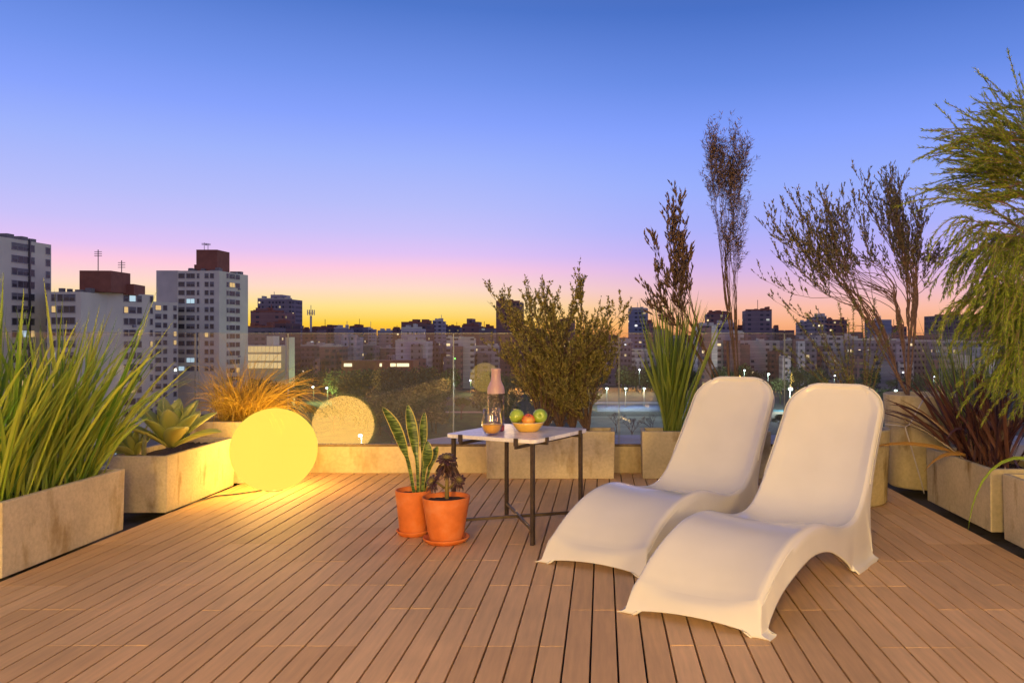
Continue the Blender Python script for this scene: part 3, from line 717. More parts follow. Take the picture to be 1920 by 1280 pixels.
def woody(name, label, cat, bases, ells, nst, Y, dY, twig, leaf, mats, r0=.008, curve=.3, leafup=.6, leafn=9, twn=7, start=.35, subs=None, knots=None):
    """stems from base px points to points inside crown ellipses; twigs + leaves along the upper part"""
    t = thing(name, label, cat, (0, 0, 0)); st = MB(); lf = MB()
    trunks = []
    if knots:
        for kx, ky in knots:
            bx, by = random.choice(bases); p0 = at(bx, by, Y); p1 = at(kx, ky, Y + rnd(-.03, .03)); mm_ = p0.lerp(p1, .5) + Vector((rnd(-.015, .015), 0, 0)); pt = [Vector(q_) for q_ in catmull([tuple(p0), tuple(mm_), tuple(p1)], 5)]
            pt = [q_ + Vector((rnd(-1, 1), rnd(-1, 1), 0)) * .004 for q_ in pt]; trunks.append(pt); st.tube(pt, [r0 * (2.0 - .9 * j / (len(pt) - 1)) for j in range(len(pt))], 6)
    for i in range(nst):
        bx, by = random.choice(bases); bp = at(bx + rnd(-4, 4), by, Y + rnd(-.04, .04)); tx, ty = in_ell(ells)
        tp = at(tx, ty, Y + rnd(-dY, dY))
        if knots:
            k1 = random.choice(trunks); u0 = rnd(.45, 1) * (len(k1) - 1); j0 = min(int(u0), len(k1) - 2); sp_ = k1[j0].lerp(k1[j0 + 1], u0 - j0); dirk = (k1[-1] - k1[-3]).normalized() * (tp - sp_).length * .3
            mid = sp_ + dirk + Vector((0, 0, 0)) ; m2_ = mid.lerp(tp, .5) + Vector(((tp.x - sp_.x) * .06, 0, -abs(tp.x - sp_.x) * curve * .1)); ctrl = [tuple(sp_), tuple(mid), tuple(m2_), tuple(tp)]
        else:
            mid = bp.lerp(tp, .5); mid.x += (tp.x - bp.x) * -.12 * curve / .3 + rnd(-.02, .02); mid.z += .02; ctrl = [tuple(bp), tuple(mid), tuple(tp)]
        path = [Vector(q_) for q_ in catmull(ctrl, 6)]; n = len(path)
        path = [q_ + Vector((rnd(-1, 1), rnd(-1, 1), rnd(-1, 1))) * .005 for q_ in path]
        st.tube(path, [r0 * (1 - .85 * j / (n - 1)) for j in range(n)], 5, False)
        for k in range(twn):
            u_ = rnd(start, 1) ** .8; j = min(n - 2, int(u_ * (n - 1))); q_ = path[j].lerp(path[j + 1], rnd(0, 1)); ax = (path[j + 1] - path[j]).normalized()
            d = (ax + Vector((rnd(-1, 1), rnd(-.8, .8), rnd(-.4, .9))) * .75 + Vector((0, 0, .25))).normalized(); L = twig * rnd(.5, 1.2)
            tw = [q_]; dd = d
            for s_ in range(4):
                dd = (dd + Vector((rnd(-.2, .2), rnd(-.2, .2), rnd(-.05, .25)))).normalized(); tw.append(tw[-1] + dd * L / 4)
            st.tube(tw, [r0 * .28, r0 * .22, r0 * .18, r0 * .14, r0 * .1], 3, False)
            for s_ in range(leafn):
                kk = rnd(.15, 1.0) * 4; a = int(min(3, kk)); pq = tw[a].lerp(tw[a + 1], kk - a); lf.cv = rnd(0, 1)
                ld_ = (dd * leafup + Vector((rnd(-1, 1), rnd(-1, 1), rnd(-.6, 1))) * (1 - leafup)).normalized()
                lf.leaf(pq, ld_, leaf[0] * rnd(.6, 1.2), leaf[1] * rnd(.7, 1.2))
    st.build('stems', mats[0], t, smooth=True); o = lf.build('leaves', mats[1], t)
    return t
woody('leafy_bush', 'bushy small leaved olive green shrub in the long trough behind the table', 'shrub', [(1020, 806), (1050, 806), (1075, 806), (1100, 806)],
      [(985, 590, 60, 45), (960, 660, 40, 60), (1055, 590, 50, 60), (1100, 590, 40, 55), (1040, 680, 90, 70), (1120, 660, 50, 60), (1150, 600, 28, 32), (995, 550, 35, 30), (1080, 530, 25, 22), (930, 580, 22, 30), (1060, 740, 70, 40)],
      120, 5.72, .22, .14, (.025, .0100), (M['bark'], M['olive']), .005, .3, .45, 21, 14, .22)
woody('bare_shrub', 'slender brown leaved shrub rising left of the taller dry one', 'shrub', [(1395, 800), (1370, 800)],
      [(1265, 410, 22, 45), (1245, 480, 40, 50), (1235, 550, 28, 40), (1280, 500, 25, 60), (1225, 440, 12, 22)],
      26, 5.75, .12, .12, (.044, .012), (M['bark'], M['brownleaf']), .0034, .3, .75, 10, 14, .45, knots=[(1295, 640), (1312, 620), (1270, 560)])
woody('tall_dry_shrub', 'tallest slim dry shrub with a narrow feathery dark crown', 'shrub', [(1385, 800)],
      [(1370, 290, 34, 42), (1350, 310, 36, 45), (1385, 330, 28, 48), (1365, 380, 30, 60), (1345, 300, 26, 28), (1370, 450, 22, 40)],
      34, 5.75, .14, .19, (.040, .0048), (M['bark'], M['brownleaf']), .0026, .3, .4, 18, 13, .66, knots=[(1366, 560), (1360, 540), (1376, 570)])
b = MB(); b.tube([at(1370, 800, 5.74), at(1364, 640, 5.74)], [.011, .009], 7)
tag(b.build('cut_stem', M['bark'], smooth=True), 'thick cut off bare stem standing between the two dry shrubs', 'stem')
woody('willowy_tree', 'thin small tree with sweeping bare branches growing in the tall round pot', 'tree', [(1703, 745)],
      [(1480, 420, 55, 50), (1530, 390, 60, 32), (1560, 440, 60, 60), (1500, 480, 55, 50), (1580, 400, 50, 35), (1440, 540, 22, 40)],
      60, 5.38, .18, .13, (.026, .0085), (M['bark_pale'], M['willow']), .0036, .6, .65, 13, 12, .58, knots=[(1640, 610), (1600, 560), (1660, 640), (1680, 590)])
woody('feathery_tree', 'narrow feathery crown rising to the right of the willowy tree', 'tree', [(1703, 745)],
      [(1655, 340, 45, 30), (1675, 330, 20, 32), (1690, 400, 55, 50), (1640, 400, 35, 35), (1670, 470, 60, 50), (1740, 470, 40, 40)],
      50, 5.40, .15, .13, (.026, .0080), (M['bark_pale'], M['willow']), .004, .4, .65, 14, 12, .42, knots=[(1712, 560), (1700, 500), (1716, 600)])
# rosemary like bristly stems
t = thing('bristly_bush', 'bristly dark green rosemary like stems behind the front lounger', 'shrub'); st = MB(); lf = MB()
for (tx, ty) in ((1472, 575), (1492, 600), (1510, 585), (1540, 640), (1573, 568), (1590, 600), (1600, 560), (1612, 555), (1625, 600), (1560, 620), (1450, 650), (1478, 650), (1640, 560), (1655, 610), (1530, 590), (1665, 640), (1690, 600), (1505, 660)):
    bp = at(1610 + rnd(-18, 18), 806, 4.86); tp = at(tx, ty, 4.86 + rnd(-.15, .15)); mid = bp.lerp(tp, .5); mid.x -= (tp.x - bp.x) * .12
    path = [Vector(q_) for q_ in catmull([tuple(bp), tuple(mid), tuple(tp)], 7)]; n = len(path)
    st.tube(path, [.004 * (1 - .7 * j / (n - 1)) for j in range(n)], 5, False)
    for s_ in range(230):
        kk = (rnd(.12, .999) ** .8) * (n - 1); a = int(kk); q_ = path[a].lerp(path[min(a + 1, n - 1)], kk - a); ax = (path[min(a + 1, n - 1)] - path[max(a - 1, 0)]).normalized()
        lf.cv = rnd(0, 1); lf.leaf(q_, ax * .55 + Vector((rnd(-1, 1), rnd(-1, 1), rnd(-1, 1))), rnd(.014, .024), .0042)
st.build('stems', M['bark'], t); lf.build('leaves', M['rosem'], t)
# conifer on the right
t = thing('feathery_conifer', 'big drooping feathery green conifer reaching in from the right', 'tree', (0, 0, 0)); st = MB(); lf = MB()
tb = Vector((2.20, 3.80, .28)); trunk = [tb, tb + Vector((.03, .05, .8)), tb + Vector((-.02, .08, 1.5)), tb + Vector((.02, .1, 1.9)), tb + Vector((.0, .1, 2.2))]
tw_mb = MB(); tw_mb.tube([tuple(q_) for q_ in trunk], [.028, .024, .018, .012, .005], 8)
def strand(q_, d, L, droop, w=.024, dens=1.0):
    pts = [q_]; n = 6; d = d.normalized()
    for s_ in range(n):
        d = (d + Vector((rnd(-.08, .08), rnd(-.08, .08), -droop / n))).normalized(); pts.append(pts[-1] + d * L / n)
    st.tube(pts, [.0016] * n + [.0006], 3, False)
    for s_ in range(int(L * 420 * dens)):
        kk = rnd(0, .999) * n; a = int(kk); p_ = pts[a].lerp(pts[a + 1], kk - a); ax = (pts[a + 1] - pts[a]).normalized()
        lf.cv = rnd(0, 1); lf.leaf(p_, ax * 1.5 + Vector((rnd(-1, 1), rnd(-1, 1), rnd(-1, 1))) * .75, w * rnd(.7, 1.2), .0035)
    return pts
TG = []
for i in range(84):
    TG.append(random.choice([(rnd(1760, 1930), rnd(200, 380)), (rnd(1740, 1930), rnd(330, 480)), (rnd(1730, 1900), rnd(430, 620)), (rnd(1780, 1960), rnd(160, 300)), (rnd(1800, 1960), rnd(450, 640)), (rnd(1830, 1960), rnd(560, 720)), (rnd(1790, 1930), rnd(520, 680))]))
for tx, ty in TG:
    Yt = rnd(3.45, 4.25); tx += 50; ty += 35 if ty < 420 else 0; tp = at(tx, ty, Yt); zt = min(max(tp.z - .1 + rnd(-.25, .05), .45), 2.35); bp = tb + Vector((0, .07, zt - .28)); mid = bp.lerp(tp, .5) + Vector((0, 0, .08))
    path = [Vector(q_) for q_ in catmull([tuple(bp), tuple(mid), tuple(tp)], 6)]; n = len(path)
    st.tube(path, [.007 * (1 - .8 * j / (n - 1)) for j in range(n)], 5, False)
    out = (tp - bp).normalized()
    for k in range(13):
        kk = rnd(.35, .999) * (n - 1); a = int(kk); q_ = path[a].lerp(path[min(a + 1, n - 1)], kk - a)
        strand(q_, out * .9 + Vector((rnd(-.5, .3), rnd(-.6, .6), rnd(-.25, .35) if ty < 430 else rnd(-.7, .05))), rnd(.14, .34), .5 if ty < 400 else 1.9, .026, 1.0)
tw_mb.build('trunk', M['bark'], t, smooth=True); st.build('branches', M['bark_pale'], t); lf.build('needles', M['needle'], t)

# white cable draped over the tall pot
b = MB()
b.tube([at(1735, 742, 5.12), at(1722, 765, 5.10), at(1706, 795, 5.09), at(1697, 800, 5.09), at(1712, 850, 5.12), at(1728, 905, 5.14), at(1733, 925, 5.14)], .0042, 6)
b.tube([at(1697, 800, 5.09), at(1680, 797, 5.08), at(1660, 795, 5.07)], .0042, 6)
tag(b.build('white_cable', M['wcable'], smooth=True), 'thin white cable draped down the front of the tall cracked pot', 'cable')

# ------------------------------------------------------------------ city
GZ = -25.0
def facade(name, wall, lit=.09, glass=(.05, .05, .06), px=2.6, pz=2.9, ww=.5, wh=.42, litc=(1, .75, .4), bright=1.6):
    m = MT(name); tc = m.n('ShaderNodeTexCoord'); g = m.n('ShaderNodeNewGeometry'); sp = m.n('ShaderNodeSeparateXYZ'); m.l(tc.outputs['Object'], sp.inputs[0])
    oi = m.n('ShaderNodeObjectInfo'); u = m.math('DIVIDE', m.math('ADD', sp.outputs['X'], sp.outputs['Y']), m.math('ADD', m.math('MULTIPLY', oi.outputs['Random'], px), px * .6)); w = m.math('DIVIDE', sp.outputs['Z'], pz)
    fu, fw = m.math('FRACT', u), m.math('FRACT', w); iu, iw = m.math('FLOOR', u), m.math('FLOOR', w)
    cmb = m.n('ShaderNodeCombineXYZ'); m.l(iu, cmb.inputs[0]); m.l(iw, cmb.inputs[1])
    m.l(oi.outputs['Random'], cmb.inputs[2])
    wn = m.n('ShaderNodeTexWhiteNoise'); m.l(cmb.outputs[0], wn.inputs['Vector'])
    def band(x, h): return m.math('LESS_THAN', m.math('ABSOLUTE', m.math('SUBTRACT', x, .5)), h / 2)
    sn = m.n('ShaderNodeSeparateXYZ'); m.l(g.outputs['Normal'], sn.inputs[0]); vert = m.math('LESS_THAN', m.math('ABSOLUTE', sn.outputs['Z']), .5)
    win = m.math('MULTIPLY', m.math('MULTIPLY', band(fu, ww), band(fw, wh)), vert)
    wnc = m.n('ShaderNodeTexWhiteNoise'); cc_ = m.n('ShaderNodeCombineXYZ'); m.l(iu, cc_.inputs[0]); m.l(oi.outputs['Random'], cc_.inputs[1]); m.l(cc_.outputs[0], wnc.inputs['Vector']); win = m.math('MULTIPLY', win, m.math('GREATER_THAN', wnc.outputs['Value'], .28))
    isl = m.math('MULTIPLY', win, m.math('LESS_THAN', wn.outputs['Value'], lit))
    nz = m.noise(.15, 4); wallc = m.rmp(nz, [(.3, tuple(x * .82 for x in wall) + (1,)), (.7, tuple(x * 1.08 for x in wall) + (1,))])
    slab = m.math('MULTIPLY', m.math('LESS_THAN', fw, .09), vert)
    wallc = m.mix(slab, wallc, tuple(x * 1.35 for x in wall) + (1,))
    col = m.mix(win, wallc, tuple(glass) + (1,)); col = m.mix(1.0, col, m.rmp(oi.outputs['Random'], [(0, c4(.55, .5, .5)), (.5, c4(.9, .85, .85)), (1, c4(1.25, 1.2, 1.1))]), 'MULTIPLY'); b_ = m.bsdf(col, .7)
    tint = m.rmp(wn.outputs['Color'], [(.0, tuple(litc) + (1,)), (.6, tuple(litc) + (1,)), (.75, c4(.8, .9, 1))])
    e = m.n('ShaderNodeEmission'); e.inputs[1].default_value = bright; m.l(tint, e.inputs[0]); wn2 = m.n('ShaderNodeTexWhiteNoise'); cm2 = m.n('ShaderNodeCombineXYZ'); m.l(iw, cm2.inputs[0]); m.l(iu, cm2.inputs[1]); m.l(cm2.outputs[0], wn2.inputs['Vector']); m.l(m.math('MULTIPLY', m.math('POWER', wn2.outputs['Value'], 2.2), bright * 1.2), e.inputs[1])
    mx_ = m.n('ShaderNodeMixShader'); m.l(isl, mx_.inputs[0]); m.l(b_, mx_.inputs[1]); m.l(e.outputs[0], mx_.inputs[2]); return m.done(mx_.outputs[0])
W = {}
W['cream'] = facade('facade_cream', (.46, .41, .36)); W['grey'] = facade('facade_grey', (.34, .30, .30), .08); W['brown'] = facade('facade_brown', (.27, .15, .12), .06)
W['dark'] = facade('facade_dark', (.19, .15, .16), .10); W['pale'] = facade('facade_pale', (.62, .57, .54), .05, ww=.35); W['blue'] = facade('facade_blue', (.26, .28, .33), .12, ww=.6)
M['cwall'] = simple('tower_render', (.78, .72, .50), .85, .08, .2, 0); M['cbrick'] = simple('tower_brick', (.30, .11, .06), .85, .15, .6, 0)
M['cgrey'] = simple('tower_concrete', (.58, .53, .42), .85, .1, .3, 0); M['wdark'] = simple('window_dark', (.055, .05, .05), .25, .3, 1, 0); M['wframe'] = simple('window_frame', (.30, .28, .27), .6)
M['wshut'] = simple('window_shutter', (.20, .18, .16), .6, .2, 2, 0)
M['litwarm'] = emit('window_lit_warm', (1, .66, .28), .75); M['litcool'] = emit('window_lit_cool', (.62, .85, 1), .8)
ground = MB().box(-9000, 9000, 60, 14000, GZ - 1, GZ); gm = MT('city_ground'); nz = gm.noise(.02, 6); 
struct(ground.build('ground', gm.done(gm.bsdf(gm.rmp(nz, [(.35, c4(.035, .04, .025)), (.6, c4(.06, .06, .05))]), .95))))

def onray(px_, P0, P1):
    r = (px_ - VX) / F; d = P1 - P0; s_ = (r * P0.y - P0.x) / (d.x - r * d.y); return s_
def block(parent, name, x0, Y0, x1, Y1, thick, ztop, mat, zbot=GZ):
    """volume whose camera facing facade runs from picture column x0 (depth Y0) to x1 (depth Y1)"""
    P0 = Vector(((x0 - VX) / F * Y0, Y0, 0)); P1 = Vector(((x1 - VX) / F * Y1, Y1, 0)); d = (P1 - P0).normalized(); nrm = Vector((-d.y, d.x, 0)) * thick
    o = MB(); base = [P0, P1, P1 + nrm, P0 + nrm]; lo = [o.av((q_.x, q_.y, zbot)) for q_ in base]; hi = [o.av((q_.x, q_.y, ztop)) for q_ in base]
    o.af(*lo[::-1]); o.af(*hi)
    for i in range(4): j = (i + 1) % 4; o.af(lo[i], lo[j], hi[j], hi[i])
    ob = o.build(name, mat, parent); return ob, P0, P1
_wm = {}
def winmesh(w, h, kind):
    k = (round(w, 1), round(h, 1), kind)
    if k in _wm: return _wm[k]
    b = MB(); b.mat = 0; b.box(-w / 2, w / 2, -.10, .06, -h / 2, h / 2)
    b.mat = 1; f_ = .09
    b.box(-w / 2 - f_, w / 2 + f_, -.16, .0, -h / 2 - f_ * 1.5, -h / 2); b.box(-w / 2 - f_, w / 2 + f_, -.16, .0, h / 2, h / 2 + f_)
    nm = max(1, int(w / 1.2))
    for i in range(nm + 1): x_ = -w / 2 + w * i / nm; b.box(x_ - .04, x_ + .04, -.13, .0, -h / 2, h / 2)
    if kind == 'ac': b.mat = 1; b.box(w / 2 - .9, w / 2 - .1, -.55, -.02, -h / 2 - .75, -h / 2 - .2)
    if kind == 'half': b.mat = 2; b.box(-w / 2 + .05, w / 2 - .05, -.12, -.105, -h * .02, h / 2)
    mt = {'dark': M['wdark'], 'ac': M['wdark'], 'half': M['wdark'], 'warm': M['litwarm'], 'cool': M['litcool']}[kind]
    o = b.build('window', [mt, M['wframe'], M['wshut']]); me = o.data; bpy.data.objects.remove(o); _wm[k] = me; return me
def windows(parent, P0, P1, cols, y0, pitch, nrow, Yref, lit=.07, h=1.45):
    """cols = list of (px0,px1); rows start at picture row y0 at depth Yref with pitch in metres"""
    ang = math.atan2(P1.y - P0.y, P1.x - P0.x); n = Vector((math.sin(ang), -math.cos(ang), 0)); zt = HC - (y0 - VY) / F * Yref; cnt = 0
    for r_ in range(nrow):
        for (a, c_) in cols:
            sa, sb = onray(a, P0, P1), onray(c_, P0, P1); w = (P1 - P0).length * abs(sb - sa); w = max(.7, round(w, 1)); q_ = P0.lerp(P1, (sa + sb) / 2)
            k = random.random(); kind = 'warm' if k < lit * .55 else ('cool' if k < lit else ('half' if k < .45 else ('ac' if k < .55 and w > 1.5 else 'dark')))
            o = bpy.data.objects.new('window', winmesh(w, h, kind)); COL.objects.link(o); o.parent = parent; o.location = (q_.x + n.x * .0, q_.y + n.y * .0, zt - r_ * pitch); o.rotation_euler = (0, 0, ang); cnt += 1
    return cnt
def zpx(y, Y): return HC - (y - VY) / F * Y
def antenna(parent, x, y0, y1, Y, r=.12):
    b = MB(); b.tube([at(x, y1, Y), at(x, y0, Y)], r, 4)
    for k in (.1, .2, .3): q_ = at(x, y0 + (y1 - y0) * k, Y); b.tube([q_ - Vector((.9, 0, 0)), q_ + Vector((.9, 0, 0))], r * .6, 4)
    b.build('antenna', M['wdark'], parent)
def roofbits(parent, P0, P1, z, n):
    ang = math.atan2(P1.y - P0.y, P1.x - P0.x); nn = Vector((-math.sin(ang), math.cos(ang), 0))
    for i in range(n):
        q_ = P0.lerp(P1, rnd(.05, .95)) + nn * rnd(1, 5); s_ = rnd(.4, 1.1); MB().box(q_.x - s_, q_.x + s_, q_.y - s_, q_.y + s_, z - .05, z + rnd(.5, 1.2)).build('roof_vent', M['wshut'], parent)

# tower one
t = thing('apartment_tower', 'tall pale apartment tower cut by the left picture edge', 'building')
Y0, Y1 = 176, 197; zt = zpx(458, 196)
o, P0, P1 = block(t, 'wall', -30, Y0, 96, Y1, 14, zt, M['cwall']); windows(t, P0, P1, [(22, 31), (33, 53), (57, 64), (86, 93)], 464, 2.9, 16, 188, .10); roofbits(t, P0, P1, zt, 6)
b = MB(); q0 = P0.lerp(P1, onray(55, P0, P1)); b.box(q0.x - .0, q0.x + .35, q0.y - .35, q0.y + .1, GZ, zt + .6); b.build('expansion_joint', M['wdark'], t)
# middle block
t = thing('apartment_block', 'long mid height apartment block with two brick red roof boxes', 'building')
zt = zpx(547, 186); o, P0, P1 = block(t, 'wall', 88, 186, 152, 186, 14, zt, M['cwall']); windows(t, P0, P1, [(97, 105), (108, 118), (120, 141)], 558, 2.68, 11, 186, .09); roofbits(t, P0, P1, zt, 4)
o, Q0, Q1 = block(t, 'wall', 152, 190, 288, 207, 14, zpx(546, 190), M['cwall']); windows(t, Q0, Q1, [(165, 176), (180, 190), (232, 240), (242, 254), (257, 265), (281, 286)], 558, 2.88, 11, 197, .08); roofbits(t, Q0, Q1, zpx(546, 190), 7)
block(t, 'roof_box', 149, 192, 208, 192.5, 9, zpx(507, 192), M['cbrick'], zpx(547, 192)); block(t, 'roof_box', 211, 199, 251, 200, 8, zpx(532, 199), M['cbrick'], zpx(552, 199))
antenna(t, 184, 468, 507, 193); antenna(t, 228, 488, 532, 199)
# link block + tower two
t = thing('apartment_block', 'low linking block between the brick topped block and the second tower', 'building')
zt = zpx(567, 262); o, P0, P1 = block(t, 'wall', 284, 255, 334, 262, 14, zt, M['cwall']); windows(t, P0, P1, [(291, 302), (306, 313), (325, 331)], 577, 2.8, 15, 258, .08)
t = thing('apartment_tower', 'tall grey apartment tower with a dark brick box on its roof', 'building')
zt = zpx(507.5, 266); o, A0, A1 = block(t, 'wall', 293, 267, 334, 267, 12, zpx(507, 267), M['cgrey'])
o, P0, P1 = block(t, 'wall', 333, 266, 411, 266, 14, zt, M['cwall']); windows(t, P0, P1, [(335, 346), (350, 365), (370, 373), (384, 391), (394, 401)], 517, 2.8, 12, 266, .08); roofbits(t, P0, P1, zt, 5)
o, Q0, Q1 = block(t, 'wall', 411, 267, 465, 284, 14, zpx(510, 270), M['cwall']); windows(t, Q0, Q1, [(425, 428), (430, 440), (442, 449)], 519, 2.92, 13, 276, .07); roofbits(t, Q0, Q1, zpx(510, 270), 5)
block(t, 'roof_box', 368, 269, 407, 269, 9, zpx(468, 269), M['cbrick'], zpx(509, 269)); block(t, 'roof_box', 364, 271, 369.5, 271, 5, zpx(496, 271), M['cbrick'], zpx(509, 271))
antenna(t, 383, 455, 468, 277, .1); antenna(t, 390, 456, 468, 277, .1)

# glazed office with lit floors
t = thing('office_building', 'low office building with lit glazed floors beside the second tower', 'building')
Y = 300; block(t, 'wall', 455, Y, 536, Y + 6, 20, zpx(648, Y), M['cgrey'], GZ)
for (ya, yb) in ((649, 660), (664, 676), (680, 690)):
    b = MB(); Pa = at(462, yb, Y - .6); Pb = at(528, ya, Y - .6); n = 9
    for i in range(n):
        xa = Pa.x + (Pb.x - Pa.x) * i / n; xb = Pa.x + (Pb.x - Pa.x) * (i + 1) / n - .25; b.box(xa, xb, Y - .7, Y - .4, Pa.z, Pb.z)
    b.build('lit_glazing', emit('office_light', (1, .72, .34), rnd(.55, .8)), t)
block(t, 'wall', 535, Y - 4, 541, Y - 4, 6, zpx(632, Y), M['cwall']); block(t, 'penthouse', 500, Y + 8, 512, Y + 8, 6, zpx(630, Y), M['cwall'])

# skyline table: x0,x1,ytop,depth,facade,label, extras(list of x0,x1,y)
SK = [
 (483, 547, 561, 520, 'grey', 'tall grey residential tower right of the second tower', [(505, 526, 552)]),
 (470, 532, 585, 430, 'brown', 'stepped brown brick block in front of the distant grey tower', [(478, 500, 578)]),
 (512, 536, 606, 400, 'brown', 'small dark red brick block below the distant grey tower', []),
 (462, 512, 614, 380, 'dark', 'low dark block beside the foot of the second tower', []),
 (545, 556, 610, 600, 'brown', 'narrow brown building just right of the distant grey tower', []),
 (566, 594, 618, 560, 'brown', 'low brown building under the telecom mast', []),
 (598, 630, 614, 600, 'brown', 'brown building with a small roof box right of the telecom mast', [(611, 625, 609)]),
 (626, 652, 616, 520, 'grey', 'plain grey block with a gabled white wall right of the mast', []),
 (655, 679, 613, 640, 'dark', 'small dark block with a stepped roof left of the skyline dip', [(660, 672, 610)]),
 (683, 697, 617, 700, 'grey', 'narrow low grey block in the skyline dip', []),
 (708, 736, 621, 650, 'grey', 'low pale block at the centre of the skyline dip', []),
 (736, 749, 617, 620, 'brown', 'narrow brown block just left of the broad white building', []),
 (752, 800, 606, 420, 'brown', 'broad building with a brown crown above the left of the table', []),
 (752, 786, 616, 400, 'pale', 'white fronted block in front of the brown crowned building', []),
 (811, 828, 602, 600, 'grey', 'slim grey tower standing alone left of the bush', []),
 (829, 862, 613, 640, 'dark', 'low dark block right of the slim grey tower', [(843, 853, 610)]),
 (866, 898, 611, 560, 'brown', 'brown block with a tall off centre roof tower near the bush', [(874, 884, 597), (884, 896, 603)]),
 (898, 926, 615, 520, 'dark', 'dark low block touching the left side of the bush', []),
 (930, 975, 566, 480, 'brown', 'tall brown tower seen through the left part of the bush', []),
 (1050, 1075, 600, 600, 'brown', 'brown tower seen through the middle of the bush', []),
 (1178, 1215, 580, 560, 'blue', 'blue grey tower just right of the bush', [(1184, 1206, 576)]),
 (1213, 1225, 606, 520, 'brown', 'small brown block right of the blue grey tower', []),
 (1225, 1246, 618, 560, 'dark', 'low dark roof line below the thin dry shrub', []),
 (1326, 1371, 588, 520, 'brown', 'brown tower with a stepped crown between the dry shrubs', [(1332, 1366, 583)]),
 (1308, 1345, 612, 430, 'pale', 'pale podium building in front of the brown crowned tower', []),
 (1345, 1378, 607, 450, 'grey', 'grey podium wing below the brown tower', []),
 (1398, 1447, 582, 500, 'dark', 'square dark tower with scattered lit windows right of the tallest shrub', []),
 (1380, 1402, 616, 520, 'brown', 'low brown block at the left foot of the square dark tower', []),
 (1452, 1460, 615, 600, 'dark', 'tiny dark block right of the square dark tower', []),
 (1500, 1530, 604, 600, 'grey', 'grey block behind the leftmost bristly stems', []),
 (1528, 1550, 594, 560, 'grey', 'slim grey tower seen through the willowy tree', []),
 (1550, 1588, 601, 600, 'brown', 'brown block right of the slim tower in the willowy tree', []),
 (1638, 1672, 601, 560, 'blue', 'blue grey block left of the thin tree trunk', []),
 (1672, 1700, 614, 600, 'brown', 'low brown block touching the thin tree trunk', []),
 (1755, 1812, 592, 460, 'dark', 'wide dark building seen through the conifer', []),
 (1820, 1880, 598, 480, 'brown', 'brown building behind the right part of the conifer', []),
 (1885, 1960, 610, 480, 'dark', 'dark block at the right picture edge behind the conifer', []),
]
for (x0, x1, yt, Y, fm, lb, ex) in SK:
    t = thing('city_building', lb, 'building', ((((x0 + x1) / 2) - VX) / F * Y, Y, GZ), rnd(-.05, .05)); w = (x1 - x0) / F * Y; h = zpx(yt, Y) - GZ; dp = rnd(14, 20)
    MB().box(-w / 2, w / 2, 0, dp, 0, h).build('walls', W[fm], t)
    b = MB(); k = MB()
    for (a, c_, ye) in ex:
        ax_ = (a - (x0 + x1) / 2) / F * Y; bx_ = (c_ - (x0 + x1) / 2) / F * Y; MB().box(ax_, bx_, 2, dp - 3, h, zpx(ye, Y) - GZ).build('roof_box', W[fm], t)
    b.box(-w / 2, w / 2, -.05, .4, h, h + .8); 
    for i in range(4):
        xx = rnd(-w / 2, w / 2 - 2); b.box(xx, xx + rnd(1, 3), rnd(1, 4), rnd(5, 9), h, h + rnd(.8, 2.6))
    if random.random() < .5: xx = rnd(-w / 3, w / 3); b.box(xx, xx + .3, 4, 4.3, h, h + rnd(3, 7))
    b.build('roof_edge', M['cbrick'] if fm in ('brown', 'dark') else M['cgrey'], t)
# lower rows of buildings behind the park: x0,x1,ytop,Y,facade,words
LOW = [(545, 600, 634, 430, 'dark', 'dim block under the telecom mast'), (600, 640, 641, 390, 'brown', 'brown block at the edge of the park below the mast'), (640, 668, 632, 420, 'pale', 'pale block with blank white gable at the park edge'),
       (668, 700, 638, 440, 'grey', 'grey block under the skyline dip'), (700, 742, 634, 460, 'dark', 'dark block left of the white fronted building'), (742, 798, 640, 380, 'pale', 'broad pale block above the lit park pavilion'),
       (800, 838, 632, 430, 'grey', 'grey block under the slim tower'), (838, 888, 628, 400, 'cream', 'cream block left of the bush with a blue lit window'), (888, 935, 634, 420, 'grey', 'grey block behind the bottle'),
       (1140, 1185, 632, 430, 'cream', 'cream block right of the bush'), (1185, 1250, 640, 400, 'cream', 'wide cream block behind the tall grass'), (1250, 1310, 630, 420, 'grey', 'grey block behind the first dry shrub'),
       (1310, 1345, 612, 380, 'pale', 'tall white slab beside the cut off stem'), (1345, 1395, 625, 400, 'grey', 'lit grey block behind the tallest shrub'), (1395, 1470, 632, 420, 'cream', 'cream block above the rear lounger'),
       (1470, 1530, 636, 400, 'grey', 'grey block between the loungers and skyline'), (1530, 1600, 630, 420, 'cream', 'cream block behind the bristly bush'), (1600, 1680, 636, 390, 'grey', 'grey block behind the willowy tree fork'),
       (1680, 1760, 630, 400, 'cream', 'cream block behind the thin tree trunk'), (1760, 1850, 628, 380, 'blue', 'blue lit block behind the rushes'), (1850, 1960, 632, 380, 'grey', 'grey block at the right edge under the conifer')]
